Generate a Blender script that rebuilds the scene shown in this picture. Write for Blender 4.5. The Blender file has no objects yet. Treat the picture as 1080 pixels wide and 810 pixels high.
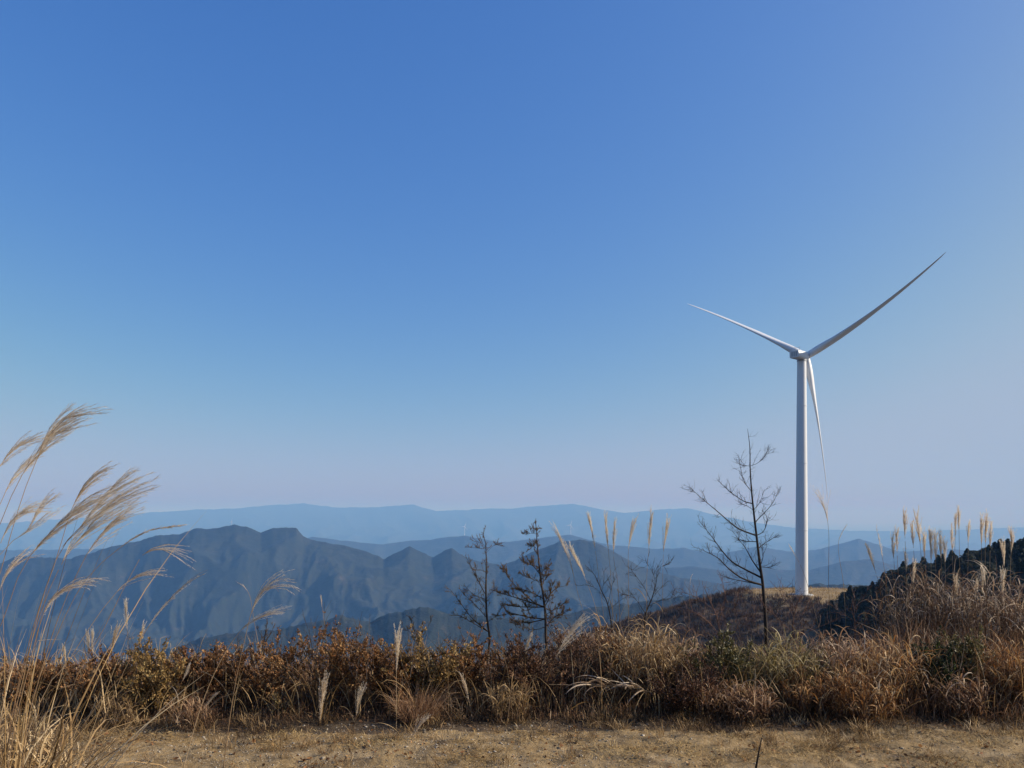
import bpy, math, random
import numpy as np
from mathutils import Vector

# ------------------------------------------------------------------ camera, sky, sun, exposure
S = bpy.context.scene
COL = S.collection
F, CX, HZ, EYE = 811.0, 540.0, 545.0, 1.6        # focal length, centre and horizon of the 1080x810 photograph; eye height
cam_data = bpy.data.cameras.new('camera')
cam = bpy.data.objects.new('camera', cam_data)
COL.objects.link(cam)
cam.location = (0, 0, EYE)
cam.rotation_euler = (math.radians(90), 0, 0)
cam_data.sensor_width = 36.0
cam_data.lens = F / 1080 * 36.0
cam_data.shift_y = (HZ - 405.0) / 1080.0
cam_data.clip_start = 0.05
cam_data.clip_end = 120000
S.camera = cam

SUN_AZ, SUN_EL = 90.0, 29.0                       # azimuth clockwise from the view direction
az, el = math.radians(SUN_AZ), math.radians(SUN_EL)
sun_dir = Vector((math.sin(az) * math.cos(el), math.cos(az) * math.cos(el), math.sin(el)))
W = bpy.data.worlds.new('World')
S.world = W
W.use_nodes = True
nt = W.node_tree
nt.nodes.clear()
sky = nt.nodes.new('ShaderNodeTexSky')
sky.sky_type = 'NISHITA'
sky.sun_disc = False
sky.sun_elevation = el
sky.sun_rotation = az
sky.altitude = 900
sky.air_density = 1.0
sky.dust_density = 3.2
sky.ozone_density = 10.0
bg = nt.nodes.new('ShaderNodeBackground')
bg.inputs['Strength'].default_value = 0.13
wo = nt.nodes.new('ShaderNodeOutputWorld')
# the response of the photograph's camera to the sky: one curve per colour channel
sep = nt.nodes.new('ShaderNodeSeparateColor'); cmb = nt.nodes.new('ShaderNodeCombineColor')
nt.links.new(sky.outputs[0], sep.inputs[0])
for ch, (gain, gam, top, soft) in enumerate([(1.20, 1.45, 1.42, 0.6), (0.97, 1.0, 2.6, 0.9), (1.48, 0.66, 3.45, 1.6)]):
    mn = nt.nodes.new('ShaderNodeMath'); mn.operation = 'SMOOTH_MIN'; mn.inputs[1].default_value = top; mn.inputs[2].default_value = soft
    pw = nt.nodes.new('ShaderNodeMath'); pw.operation = 'POWER'; pw.inputs[1].default_value = gam
    ml = nt.nodes.new('ShaderNodeMath'); ml.operation = 'MULTIPLY'; ml.inputs[1].default_value = gain
    nt.links.new(sep.outputs[ch], mn.inputs[0]); nt.links.new(mn.outputs[0], pw.inputs[0]); nt.links.new(pw.outputs[0], ml.inputs[0]); nt.links.new(ml.outputs[0], cmb.inputs[ch])
nt.links.new(cmb.outputs[0], bg.inputs[0])
nt.links.new(bg.outputs[0], wo.inputs[0])
ld = bpy.data.lights.new('sun', 'SUN')
ld.energy = 5.0
ld.angle = math.radians(0.53)
ld.color = (1.0, 0.91, 0.77)
sun = bpy.data.objects.new('sun', ld)
COL.objects.link(sun)
sun.rotation_euler = sun_dir.to_track_quat('Z', 'Y').to_euler()
S.view_settings.view_transform = 'Standard'
S.view_settings.look = 'None'
S.view_settings.exposure = 0.55
S.view_settings.gamma = 1.0
S.view_settings.use_curve_mapping = False
S.render.engine = 'CYCLES'
S.cycles.use_denoising = True
S.cycles.max_bounces = 6
S.cycles.volume_bounces = 1
S.cycles.transparent_max_bounces = 8

rng = np.random.default_rng(7)

# ------------------------------------------------------------------ noise
def _h(ix, iy, seed):
    n = (ix.astype(np.int64) * 374761393 + iy.astype(np.int64) * 668265263 + seed * 974634777) & 0x7fffffff
    n = ((n ^ (n >> 13)) * 1274126177) & 0x7fffffff
    return ((n ^ (n >> 16)) & 0xffff) / 65535.0 * 2 * math.pi

def gnoise(x, y, seed=0):
    x, y = np.broadcast_arrays(np.asarray(x, float), np.asarray(y, float))
    ix, iy = np.floor(x), np.floor(y)
    fx, fy = x - ix, y - iy
    def g(ox, oy):
        a = _h(ix + ox, iy + oy, seed)
        return np.cos(a) * (fx - ox) + np.sin(a) * (fy - oy)
    u = fx * fx * fx * (fx * (fx * 6 - 15) + 10)
    v = fy * fy * fy * (fy * (fy * 6 - 15) + 10)
    return (g(0, 0) * (1 - u) + g(1, 0) * u) * (1 - v) + (g(0, 1) * (1 - u) + g(1, 1) * u) * v

def fbm(x, y, seed=0, o=4, gain=0.5):
    s, a = 0, 1.0
    for k in range(o):
        s = s + a * gnoise(x * 2 ** k, y * 2 ** k, seed + k * 17)
        a *= gain
    return s

def ridged(x, y, seed=0, o=4, gain=0.5):
    s, a = 0, 1.0
    for k in range(o):
        s = s + a * (1 - np.abs(gnoise(x * 2 ** k, y * 2 ** k, seed + k * 31)) * 2.4)
        a *= gain
    return s / 1.8

# ------------------------------------------------------------------ terrain heights
TX, TY, TZ = 305.5 / F * 288.0, 288.0, EYE - (627 - HZ) / F * 288.0     # foot of the turbine

def smax(a, b, k):
    h = np.clip(0.5 + 0.5 * (a - b) / k, 0, 1)
    return b * (1 - h) + a * h + k * h * (1 - h)

def height(x, y):
    x = np.asarray(x, float); y = np.asarray(y, float)
    r = np.sqrt(x * x + np.maximum(y, 0) ** 2)
    yy = np.maximum(y, 0) + 0.0 * x
    z = np.interp(yy, [0, 6.0, 7.2, 8.6, 10, 15, 30, 60, 120, 200, 400, 1000, 2000, 2700, 99000],
                      [0, 0, 0.06, -0.12, -0.75, -3.0, -9.5, -22, -46, -75, -150, -420, -640, -690, -690])
    side = np.clip((np.abs(x) - 30 - yy * 0.2) / 500, 0, 1)
    z = z - side * np.clip((400 - yy) / 400, 0, 1) * 120 * (np.abs(x) > 30)
    # knoll of the turbine
    d = np.sqrt(((x - TX - 10) / 1.25) ** 2 + (y - TY - 6) ** 2)
    kn = TZ - np.interp(d, [0, 24, 40, 70, 140, 300, 3000, 90000], [0, 0.2, 5.0, 17, 55, 130, 1500, 40000])
    kn = kn + 1.2 * fbm(x / 25, y / 25, 5, 3) * np.clip((d - 15) / 25, 0, 1)
    z = np.where(yy > 40, smax(z, kn, 6.0), z)
    # wooded hill on the right
    cx = np.interp(x, [60, 84, 102, 126, 160, 260, 400], [-44, -23, -14.6, -9, -3, 15, 21])
    fh = cx - np.interp(np.abs(y - 195), [0, 10, 60, 200, 3000, 90000], [0, 1.2, 30, 110, 1500, 40000])
    fh = fh + 0.8 * fbm(x / 14, y / 14, 9, 3)
    z = np.where((yy > 40), smax(z, fh, 4.0), z)
    # local unevenness
    z = z + np.where(yy > 20, 0.6 * fbm(x / 9, y / 9, 3, 3), 0)
    near = np.clip((60 - r) / 40, 0, 1)
    z = z + near * (0.035 * fbm(x / 1.3, y / 1.3, 21, 3) + 0.018 * fbm(x * 5, y * 5, 22, 5, 0.6))
    return z

def hz(x, y):
    return float(height(np.array([x]), np.array([y]))[0])

def at(px, py, Y):
    return np.array([(px - CX) / F * Y, Y, EYE - (py - HZ) / F * Y])

# ------------------------------------------------------------------ object helpers
def tag(o, label=None, cat=None, group=None, kind=None):
    if label: o['label'] = label
    if cat: o['category'] = cat
    if group: o['group'] = group
    if kind: o['kind'] = kind
    return o

def empty(name, loc, label, cat, group=None):
    o = bpy.data.objects.new(name, None)
    COL.objects.link(o)
    o.location = loc
    o.empty_display_size = 0.1
    return tag(o, label, cat, group)

def copy_tree(o, loc, rz=0.0, sc=1.0, label=None, group=None):
    c = o.copy(); COL.objects.link(c)
    c.location = loc; c.rotation_euler = (0, 0, rz); c.scale = (sc, sc, sc)
    if label: c['label'] = label
    if group: c['group'] = group
    for ch in list(o.children):
        d = ch.copy(); COL.objects.link(d); d.parent = c
        for g in list(ch.children):
            e = g.copy(); COL.objects.link(e); e.parent = d
    return c

class MB:
    """collects quads and tubes, with one tint value per vertex, and links them as one mesh"""
    def __init__(s): s.v, s.f, s.t, s.n, s.m = [], [], [], 0, []
    def add(s, v, f, t, mi=0):
        v = np.asarray(v, float).reshape(-1, 3); f = np.asarray(f, int)
        s.v.append(v); s.f.append(f + s.n)
        s.t.append(np.broadcast_to(np.asarray(t, float), (len(v),)).copy())
        s.m.append(np.full(len(f), mi)); s.n += len(v)
    def ribbons(s, P, Wd, side, tint, fold=0.0, mi=0):
        """P (N,K,3) centre lines, Wd (N,K) half widths, side (N,K,3) or (N,1,3)"""
        P = np.asarray(P, float); N, K, _ = P.shape
        side = np.broadcast_to(side, P.shape)
        L = P - side * Wd[..., None]; R = P + side * Wd[..., None]
        tint = np.broadcast_to(np.asarray(tint, float).reshape(-1, 1), (N, 1))
        if fold:
            tan = np.gradient(P, axis=1)
            nrm = np.cross(tan, side); nrm /= np.linalg.norm(nrm, axis=2, keepdims=True) + 1e-12
            C = P - nrm * (Wd * fold)[..., None]
            V = np.stack([L, C, R], axis=2).reshape(N * K * 3, 3)
            w = 3
        else:
            V = np.stack([L, R], axis=2).reshape(N * K * 2, 3); w = 2
        b = (np.arange(N)[:, None] * K + np.arange(K - 1)[None, :]) * w
        fs = []
        for c in range(w - 1):
            fs.append(np.stack([b + c, b + c + 1, b + c + 1 + w, b + c + w], axis=-1).reshape(-1, 4))
        s.add(V, np.concatenate(fs), np.repeat(tint, K * w, axis=1).reshape(-1), mi)
    def tube(s, path, rad, sides=5, tint=0.5, mi=0, cap=True):
        P = np.asarray(path, float); K = len(P)
        rad = np.broadcast_to(np.asarray(rad, float), (K,))
        T = np.gradient(P, axis=0); T /= np.linalg.norm(T, axis=1, keepdims=True) + 1e-12
        ref = np.array([0, 0, 1.0]) if abs(T[0][2]) < 0.8 else np.array([1.0, 0, 0])
        A = np.cross(T, ref); A /= np.linalg.norm(A, axis=1, keepdims=True) + 1e-9
        B = np.cross(T, A)
        a = np.arange(sides) * 2 * math.pi / sides
        V = P[:, None] + rad[:, None, None] * (np.cos(a)[None, :, None] * A[:, None] + np.sin(a)[None, :, None] * B[:, None])
        i = np.arange(K - 1)[:, None] * sides; j = np.arange(sides)[None, :]; j2 = (j + 1) % sides
        f = np.stack([i + j, i + j2, i + sides + j2, i + sides + j], axis=-1).reshape(-1, 4)
        s.add(V.reshape(-1, 3), f, tint, mi)
    def build(s, name, mats, parent=None, smooth=False, origin=None):
        if not isinstance(mats, (list, tuple)): mats = [mats]
        V = np.concatenate(s.v)
        Fq = np.concatenate([f if f.shape[1] == 4 else np.concatenate([f, f[:, :1] * 0 - 1], axis=1) for f in s.f])
        mi = np.concatenate(s.m); t = np.concatenate(s.t)
        if origin is not None: V = V - np.asarray(origin, float)
        me = bpy.data.meshes.new(name)
        ln = np.where(Fq[:, 3] < 0, 3, 4)
        idx = Fq.reshape(-1); idx = idx[idx >= 0]
        me.vertices.add(len(V)); me.vertices.foreach_set('co', V.astype(np.float32).reshape(-1))
        me.loops.add(len(idx)); me.loops.foreach_set('vertex_index', idx.astype(np.int32))
        me.polygons.add(len(ln))
        st = np.concatenate([[0], np.cumsum(ln)[:-1]])
        me.polygons.foreach_set('loop_start', st.astype(np.int32))
        me.polygons.foreach_set('loop_total', ln.astype(np.int32))
        me.polygons.foreach_set('material_index', mi.astype(np.int32))
        if smooth: me.polygons.foreach_set('use_smooth', np.ones(len(ln), bool))
        at_ = me.attributes.new('tint', 'FLOAT', 'POINT')
        at_.data.foreach_set('value', t.astype(np.float32))
        for m in mats: me.materials.append(m)
        me.update(); me.validate()
        o = bpy.data.objects.new(name, me)
        COL.objects.link(o)
        if parent is not None: o.parent = parent
        elif origin is not None: o.location = origin
        return o

def smooth_path(P, n):
    """Catmull-Rom through the points"""
    P = np.asarray(P, float)
    Q = np.vstack([2 * P[0] - P[1], P, 2 * P[-1] - P[-2]])
    seg = np.linalg.norm(np.diff(P, axis=0), axis=1); cum = np.concatenate([[0], np.cumsum(seg)])
    s = np.linspace(0, cum[-1], n)
    i = np.clip(np.searchsorted(cum, s, side='right') - 1, 0, len(P) - 2)
    t = ((s - cum[i]) / np.maximum(seg[i], 1e-9))[:, None]
    p0, p1, p2, p3 = Q[i], Q[i + 1], Q[i + 2], Q[i + 3]
    return 0.5 * (2 * p1 + (p2 - p0) * t + (2 * p0 - 5 * p1 + 4 * p2 - p3) * t ** 2 + (3 * p1 - p0 - 3 * p2 + p3) * t ** 3)

# ------------------------------------------------------------------ materials
def new_mat(name):
    m = bpy.data.materials.new(name); m.use_nodes = True
    n = m.node_tree; n.nodes.clear()
    out = n.nodes.new('ShaderNodeOutputMaterial')
    return m, n, out

def ramp(n, cols):
    r = n.nodes.new('ShaderNodeValToRGB')
    e = r.color_ramp.elements
    while len(e) < len(cols): e.new(0.5)
    for k, c in enumerate(cols):
        e[k].position = k / (len(cols) - 1); e[k].color = (*c, 1)
    return r

def tint_mat(name, cols, rough=0.7, trans=0.3, spec=0.2, noise=0.0, nscale=60):
    m, n, out = new_mat(name)
    a = n.nodes.new('ShaderNodeAttribute'); a.attribute_name = 'tint'
    r = ramp(n, cols)
    fac = a.outputs['Fac']
    if noise:
        tc = n.nodes.new('ShaderNodeTexCoord')
        nz = n.nodes.new('ShaderNodeTexNoise'); nz.inputs['Scale'].default_value = nscale; nz.inputs['Detail'].default_value = 3
        n.links.new(tc.outputs['Object'], nz.inputs['Vector'])
        ma = n.nodes.new('ShaderNodeMath'); ma.operation = 'MULTIPLY_ADD'
        ma.inputs[1].default_value = noise; n.links.new(nz.outputs[0], ma.inputs[0])
        sb = n.nodes.new('ShaderNodeMath'); sb.operation = 'SUBTRACT'; sb.inputs[1].default_value = noise * 0.5
        n.links.new(fac, sb.inputs[0]); n.links.new(sb.outputs[0], ma.inputs[2]); fac = ma.outputs[0]
    n.links.new(fac, r.inputs[0])
    p = n.nodes.new('ShaderNodeBsdfPrincipled')
    p.inputs['Roughness'].default_value = rough
    p.inputs['Specular IOR Level'].default_value = spec
    n.links.new(r.outputs[0], p.inputs['Base Color'])
    if trans:
        tr = n.nodes.new('ShaderNodeBsdfTranslucent'); n.links.new(r.outputs[0], tr.inputs[0])
        mx = n.nodes.new('ShaderNodeMixShader'); mx.inputs[0].default_value = trans
        n.links.new(p.outputs[0], mx.inputs[1]); n.links.new(tr.outputs[0], mx.inputs[2])
        n.links.new(mx.outputs[0], out.inputs[0])
    else:
        n.links.new(p.outputs[0], out.inputs[0])
    return m

def noise_mat(name, layers, rough=0.9, bump=0.0, bscale=10.0, spec=0.2):
    """layers: first a ramp over noise, then (scale, colour, lo, hi) blotches"""
    m, n, out = new_mat(name)
    tc = n.nodes.new('ShaderNodeTexCoord')
    def nz(sc, det=6):
        k = n.nodes.new('ShaderNodeTexNoise'); k.inputs['Scale'].default_value = sc; k.inputs['Detail'].default_value = det
        k.inputs['Roughness'].default_value = 0.65
        n.links.new(tc.outputs['Object'], k.inputs['Vector']); return k
    sc, cols = layers[0]
    r = ramp(n, cols); mr = n.nodes.new('ShaderNodeMapRange')
    mr.inputs[1].default_value = 0.3; mr.inputs[2].default_value = 0.7
    n.links.new(nz(sc).outputs[0], mr.inputs[0]); n.links.new(mr.outputs[0], r.inputs[0])
    cur = r.outputs[0]
    for sc, c, lo, hi, amt in layers[1:]:
        mr = n.nodes.new('ShaderNodeMapRange'); mr.inputs[1].default_value = lo; mr.inputs[2].default_value = hi; mr.inputs[4].default_value = amt
        n.links.new(nz(sc).outputs[0], mr.inputs[0])
        mx = n.nodes.new('ShaderNodeMix'); mx.data_type = 'RGBA'
        n.links.new(mr.outputs[0], mx.inputs[0]); n.links.new(cur, mx.inputs[6]); mx.inputs[7].default_value = (*c, 1)
        cur = mx.outputs[2]
    p = n.nodes.new('ShaderNodeBsdfPrincipled'); p.inputs['Roughness'].default_value = rough
    p.inputs['Specular IOR Level'].default_value = spec
    n.links.new(cur, p.inputs['Base Color'])
    if bump:
        b = n.nodes.new('ShaderNodeBump'); b.inputs['Strength'].default_value = 1.0; b.inputs['Distance'].default_value = bump
        n.links.new(nz(bscale, 8).outputs[0], b.inputs['Height']); n.links.new(b.outputs[0], p.inputs['Normal'])
    n.links.new(p.outputs[0], out.inputs[0])
    return m

M = {}
M['clearing'] = noise_mat('clearing_soil', [(9, [(0.13, 0.082, 0.036), (0.25, 0.17, 0.078), (0.34, 0.24, 0.125)]),
                          (2.2, (0.31, 0.235, 0.14), 0.5, 0.66, 0.7), (4.5, (0.055, 0.035, 0.020), 0.53, 0.66, 0.85), (70, (0.29, 0.245, 0.18), 0.56, 0.64, 0.6)], bump=0.015, bscale=55)
M['slope'] = noise_mat('slope_soil', [(0.35, [(0.05, 0.035, 0.022), (0.085, 0.06, 0.038), (0.12, 0.085, 0.05)]),
                       (3, (0.07, 0.05, 0.03), 0.5, 0.6, 0.7)], bump=0.05, bscale=4)
M['field'] = noise_mat('dry_field', [(0.25, [(0.16, 0.11, 0.055), (0.26, 0.19, 0.10), (0.30, 0.22, 0.12)]),
                       (1.2, (0.10, 0.07, 0.035), 0.52, 0.64, 0.7)], bump=0.05, bscale=3)
M['valley'] = noise_mat('valley_woods', [(0.002, [(0.025, 0.03, 0.016), (0.045, 0.045, 0.025), (0.06, 0.055, 0.03)]),
                        (0.004, (0.12, 0.10, 0.07), 0.58, 0.66, 0.6)], bump=6, bscale=0.03)
M['mountain'] = noise_mat('mountain_woods', [(0.0035, [(0.008, 0.014, 0.012), (0.014, 0.021, 0.017), (0.026, 0.030, 0.023)]),
                          (0.0014, (0.018, 0.022, 0.013), 0.46, 0.56, 0.8), (0.012, (0.065, 0.056, 0.042), 0.60, 0.68, 0.6), (0.03, (0.006, 0.010, 0.009), 0.48, 0.60, 0.75), (0.06, (0.05, 0.045, 0.032), 0.60, 0.68, 0.6)], bump=9, bscale=0.022)
M['bark_dark'] = tint_mat('dark_bark', [(0.010, 0.008, 0.007), (0.035, 0.027, 0.022), (0.07, 0.055, 0.045)], 0.85, 0, 0.2, 0.5, 40)
M['bark_grey'] = tint_mat('grey_brown_bark', [(0.03, 0.022, 0.017), (0.075, 0.056, 0.043), (0.15, 0.12, 0.095)], 0.85, 0, 0.2, 0.5, 40)
M['twig_red'] = tint_mat('reddish_twigs', [(0.05, 0.026, 0.02), (0.13, 0.07, 0.05), (0.24, 0.15, 0.11)], 0.8, 0, 0.2, 0.5, 40)
M['larch_tuft'] = tint_mat('larch_needles', [(0.08, 0.045, 0.020), (0.18, 0.105, 0.045), (0.27, 0.185, 0.075)], 0.8, 0.25)
M['leaf_russet'] = tint_mat('russet_leaves', [(0.05, 0.022, 0.010), (0.15, 0.068, 0.024), (0.27, 0.12, 0.042), (0.35, 0.20, 0.078), (0.43, 0.29, 0.14)], 0.6, 0.3, 0.3, 0.15, 50)
M['leaf_ochre'] = tint_mat('ochre_leaves', [(0.06, 0.033, 0.012), (0.16, 0.088, 0.026), (0.28, 0.17, 0.055), (0.39, 0.26, 0.105), (0.40, 0.31, 0.13)], 0.6, 0.3, 0.3, 0.15, 50)
M['leaf_purple'] = tint_mat('dull_dark_leaves', [(0.035, 0.017, 0.011), (0.095, 0.044, 0.025), (0.18, 0.09, 0.046), (0.30, 0.175, 0.09)], 0.65, 0.25, 0.3, 0.15, 50)
M['leaf_green'] = tint_mat('evergreen_leaves', [(0.010, 0.018, 0.010), (0.024, 0.038, 0.018), (0.05, 0.065, 0.022), (0.15, 0.15, 0.035)], 0.6, 0.25, 0.2, 0.1, 50)
M['leaf_olive'] = tint_mat('olive_leaves', [(0.018, 0.020, 0.010), (0.045, 0.045, 0.018), (0.09, 0.08, 0.028), (0.17, 0.14, 0.05)], 0.5, 0.25, 0.4, 0.1, 50)
M['straw'] = tint_mat('straw_blades', [(0.08, 0.045, 0.018), (0.20, 0.118, 0.046), (0.34, 0.215, 0.09), (0.48, 0.33, 0.16), (0.60, 0.46, 0.27)], 0.55, 0.3, 0.3, 0.25, 25)
M['rust'] = tint_mat('rust_blades', [(0.05, 0.024, 0.014), (0.15, 0.072, 0.037), (0.28, 0.15, 0.074), (0.44, 0.28, 0.155), (0.64, 0.49, 0.33)], 0.6, 0.3, 0.3, 0.25, 25)
M['amber'] = tint_mat('amber_blades', [(0.06, 0.025, 0.010), (0.18, 0.075, 0.024), (0.34, 0.16, 0.05), (0.50, 0.30, 0.12), (0.64, 0.48, 0.28)], 0.6, 0.3, 0.3, 0.25, 25)
M['olive_straw'] = tint_mat('olive_straw_blades', [(0.05, 0.035, 0.012), (0.13, 0.095, 0.03), (0.24, 0.18, 0.06), (0.38, 0.29, 0.12), (0.52, 0.42, 0.22)], 0.6, 0.3, 0.3, 0.25, 25)
M['silver'] = tint_mat('silver_blades', [(0.05, 0.026, 0.015), (0.14, 0.073, 0.04), (0.25, 0.15, 0.085), (0.40, 0.28, 0.175), (0.62, 0.50, 0.36)], 0.5, 0.3, 0.35, 0.25, 25)
M['turf'] = tint_mat('dry_turf', [(0.09, 0.052, 0.020), (0.26, 0.165, 0.066), (0.45, 0.31, 0.13), (0.58, 0.44, 0.23)], 0.75, 0.2, 0.15, 0.15, 8)
M['litter'] = tint_mat('brown_litter', [(0.025, 0.015, 0.010), (0.06, 0.036, 0.021), (0.115, 0.07, 0.038), (0.21, 0.145, 0.08)], 0.75, 0.2, 0.15)
M['plume'] = tint_mat('seed_plume', [(0.32, 0.22, 0.125), (0.56, 0.43, 0.28), (0.72, 0.61, 0.45), (0.80, 0.73, 0.61)], 0.7, 0.55, 0.2)
M['plume_dark'] = tint_mat('brown_seed_plume', [(0.24, 0.145, 0.075), (0.50, 0.36, 0.215), (0.70, 0.57, 0.40), (0.80, 0.72, 0.59)], 0.7, 0.55, 0.2)
M['stem'] = tint_mat('grass_stem', [(0.13, 0.07, 0.035), (0.27, 0.18, 0.10), (0.42, 0.31, 0.19)], 0.5, 0.1, 0.3, 0.5, 6)
M['stem_dark'] = tint_mat('brown_grass_culm', [(0.05, 0.028, 0.018), (0.13, 0.08, 0.05), (0.27, 0.19, 0.115)], 0.6, 0.1, 0.3, 0.5, 6)
M['pebble'] = tint_mat('pebbles', [(0.10, 0.085, 0.065), (0.25, 0.21, 0.16), (0.42, 0.37, 0.30)], 0.85, 0, 0.2, 0.3, 30)
M['conifer'] = tint_mat('conifer_needles', [(0.016, 0.021, 0.014), (0.040, 0.048, 0.028), (0.095, 0.095, 0.052)], 0.7, 0.1, 0.2)
M['scrub'] = tint_mat('brown_scrub', [(0.032, 0.021, 0.015), (0.07, 0.043, 0.030), (0.12, 0.075, 0.048), (0.20, 0.13, 0.08)], 0.8, 0.15, 0.1)
def paint(name, base):
    m, n, out = new_mat(name)
    tc = n.nodes.new('ShaderNodeTexCoord'); nz = n.nodes.new('ShaderNodeTexNoise')
    mp = n.nodes.new('ShaderNodeMapping'); mp.inputs['Scale'].default_value = (0.6, 0.6, 0.08)
    n.links.new(tc.outputs['Object'], mp.inputs[0]); n.links.new(mp.outputs[0], nz.inputs['Vector']); nz.inputs['Detail'].default_value = 5
    r = ramp(n, [tuple(b * 0.88 for b in base), base, tuple(min(b * 1.04, 0.85) for b in base)])
    n.links.new(nz.outputs[0], r.inputs[0])
    p = n.nodes.new('ShaderNodeBsdfPrincipled'); p.inputs['Roughness'].default_value = 0.42
    n.links.new(r.outputs[0], p.inputs['Base Color']); n.links.new(p.outputs[0], out.inputs[0])
    return m
M['white'] = paint('turbine_white', (0.62, 0.63, 0.63))
M['grey'] = paint('turbine_grey', (0.33, 0.34, 0.35))
M['concrete'] = noise_mat('concrete', [(3, [(0.25, 0.24, 0.22), (0.33, 0.32, 0.30), (0.38, 0.37, 0.34)])])

# ------------------------------------------------------------------ ground sheet (out to the horizon)
def build_ground():
    a = np.concatenate([np.arange(-180, -48, 6.0), np.arange(-48, 48, 0.16), np.arange(48, 180, 6.0)])
    rr = np.concatenate([[0.0], np.linspace(0.4, 4.0, 14), np.arange(4.05, 9.0, 0.028), np.geomspace(9.05, 60, 60),
                         np.geomspace(62, 420, 150), np.geomspace(430, 3000, 40), np.geomspace(3300, 90000, 22)])
    A, R = np.meshgrid(np.radians(a), rr, indexing='ij')
    X, Y = R * np.sin(A), R * np.cos(A)
    Z = height(X, Y)
    na, nr = A.shape
    V = np.stack([X, Y, Z], -1).reshape(-1, 3)
    i = np.arange(na)[:, None]; j = np.arange(nr - 1)[None, :]
    i2 = (i + 1) % na
    Fc = np.stack([i * nr + j, i * nr + j + 1, i2 * nr + j + 1, i2 * nr + j], -1).reshape(-1, 4)
    c = V[Fc].mean(1)
    d = np.hypot((c[:, 0] - TX - 10) / 1.25, c[:, 1] - TY - 6)
    rc = np.hypot(c[:, 0], c[:, 1])
    edge = 5.72 + 0.12 * gnoise(c[:, 0] * 1.3, c[:, 0] * 0 + 2, 3)
    mi = np.where((c[:, 1] < edge) & (rc < 40), 0, np.where(rc > 700, 3, np.where(d < 28 + 4 * gnoise(c[:, 0] / 9, c[:, 1] / 9, 4), 2, 1)))
    mb = MB()
    for k in range(4):
        sel = Fc[mi == k]
        if k == 0: mb.add(V, sel, 0.5, 0)
        else:
            mb.f.append(sel); mb.m.append(np.full(len(sel), k))
    o = mb.build('ground', [M['clearing'], M['slope'], M['field'], M['valley']], smooth=True)
    tag(o, kind='structure')
build_ground()

# ------------------------------------------------------------------ mountains
def mountain(name, crest, Yc, Yf, zf, seed, spur, wl, cols=900, rows=110, back=0.35, wob=0.05, lean=0.0, rough=1.0):
    cx_, cy_ = zip(*crest)
    u = np.linspace(-420, 1500, cols)
    yc = np.interp(u, cx_, cy_)
    D = Yc * (1 + wob * fbm(u / 240, u * 0, seed, 3))
    yr = rough * (1.1 * fbm(u / 22, u * 0 + 4, seed + 1, 4) + 0.5 * fbm(u / 6, u * 0 + 9, seed + 2, 2))
    zc = EYE - (yc - HZ) / F * D
    v = np.concatenate([np.linspace(0, 1, rows), 1 + np.linspace(0.02, back, 16)])
    U, Vv = np.meshgrid(u, v, indexing='ij')
    Dm = np.repeat(D[:, None], len(v), 1); Zc = np.repeat(zc[:, None], len(v), 1)
    Y = Yf + (Dm - Yf) * Vv
    X = (U - CX) / F * Y
    vv = np.clip(Vv, 0, 1)
    ker = np.exp(-0.5 * (np.arange(-90, 91) / 30.0) ** 2); ker /= ker.sum()
    zs = np.convolve(np.pad(zc, 90, mode='edge'), ker, 'valid')
    wc = vv ** 5
    crestz = Zc * wc + zs[:, None] * (1 - wc)
    base = zf + (crestz - zf) * (0.35 * vv + 0.65 * vv ** 1.7)
    Xs = (U - CX) / F * Dm
    wx = Xs / wl + lean * (1 - Vv) + 0.35 * fbm(Xs / wl * 0.7, Vv * 2.0, seed + 5, 3)
    sp = ridged(wx, Vv * 1.5 + 3 + 0.5 * np.sin(Xs / wl * 0.6), seed + 7, 5, 0.47) - 1.0
    env = np.sin(np.pi * np.clip(vv, 0, 1) ** 0.8) ** 0.7
    z = base + spur * sp * env
    z = z + (-(yr / F) * D)[:, None] * vv ** 9
    z = np.where(Vv > 1, Zc + (-(yr / F) * D)[:, None] - (Vv - 1) * (Dm - Yf) * 0.55 + spur * 0.5 * sp * np.clip((Vv - 1) * 4, 0, 1), z)
    n0, n1 = U.shape
    P = np.stack([X, Y, z], -1).reshape(-1, 3)
    i = np.arange(n0 - 1)[:, None]; j = np.arange(n1 - 1)[None, :]
    Fc = np.stack([i * n1 + j, (i + 1) * n1 + j, (i + 1) * n1 + j + 1, i * n1 + j + 1], -1).reshape(-1, 4)
    mb = MB(); mb.add(P, Fc, 0.5)
    o = mb.build(name, M['mountain'], smooth=True)
    tag(o, kind='structure')
    return o

mountain('mountain_range', [(-420, 600), (-150, 596), (0, 594), (20, 586), (45, 588), (75, 589), (95, 583), (115, 577), (140, 572), (165, 565), (190, 563), (208, 557), (226, 558), (247, 553), (262, 556), (275, 562),
          (287, 557), (300, 556), (313, 557), (320, 566), (335, 571), (360, 575), (385, 581), (405, 589), (418, 583), (432, 576), (446, 583), (457, 588), (466, 582), (476, 578), (490, 587), (505, 592), (528, 596),
          (545, 590), (570, 579), (590, 571), (612, 569), (628, 572), (645, 580), (670, 595), (700, 605), (740, 613), (800, 618), (900, 622), (1100, 620), (1500, 610)],
         4000, 2300, -520, 11, 270, 560, lean=0.5, rough=1.7, cols=1200, rows=130)
mountain('foothills', [(-420, 700), (0, 694), (100, 700), (150, 694), (190, 681), (230, 669), (290, 664), (330, 656), (355, 650), (390, 655), (420, 645), (447, 640),
          (480, 648), (520, 650), (560, 655), (620, 642), (680, 634), (740, 627), (800, 622), (860, 616), (950, 618), (1100, 625), (1500, 640)],
         1850, 1200, -420, 41, 58, 170, rows=80, lean=0.4, rough=3.2, cols=1200)
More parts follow.
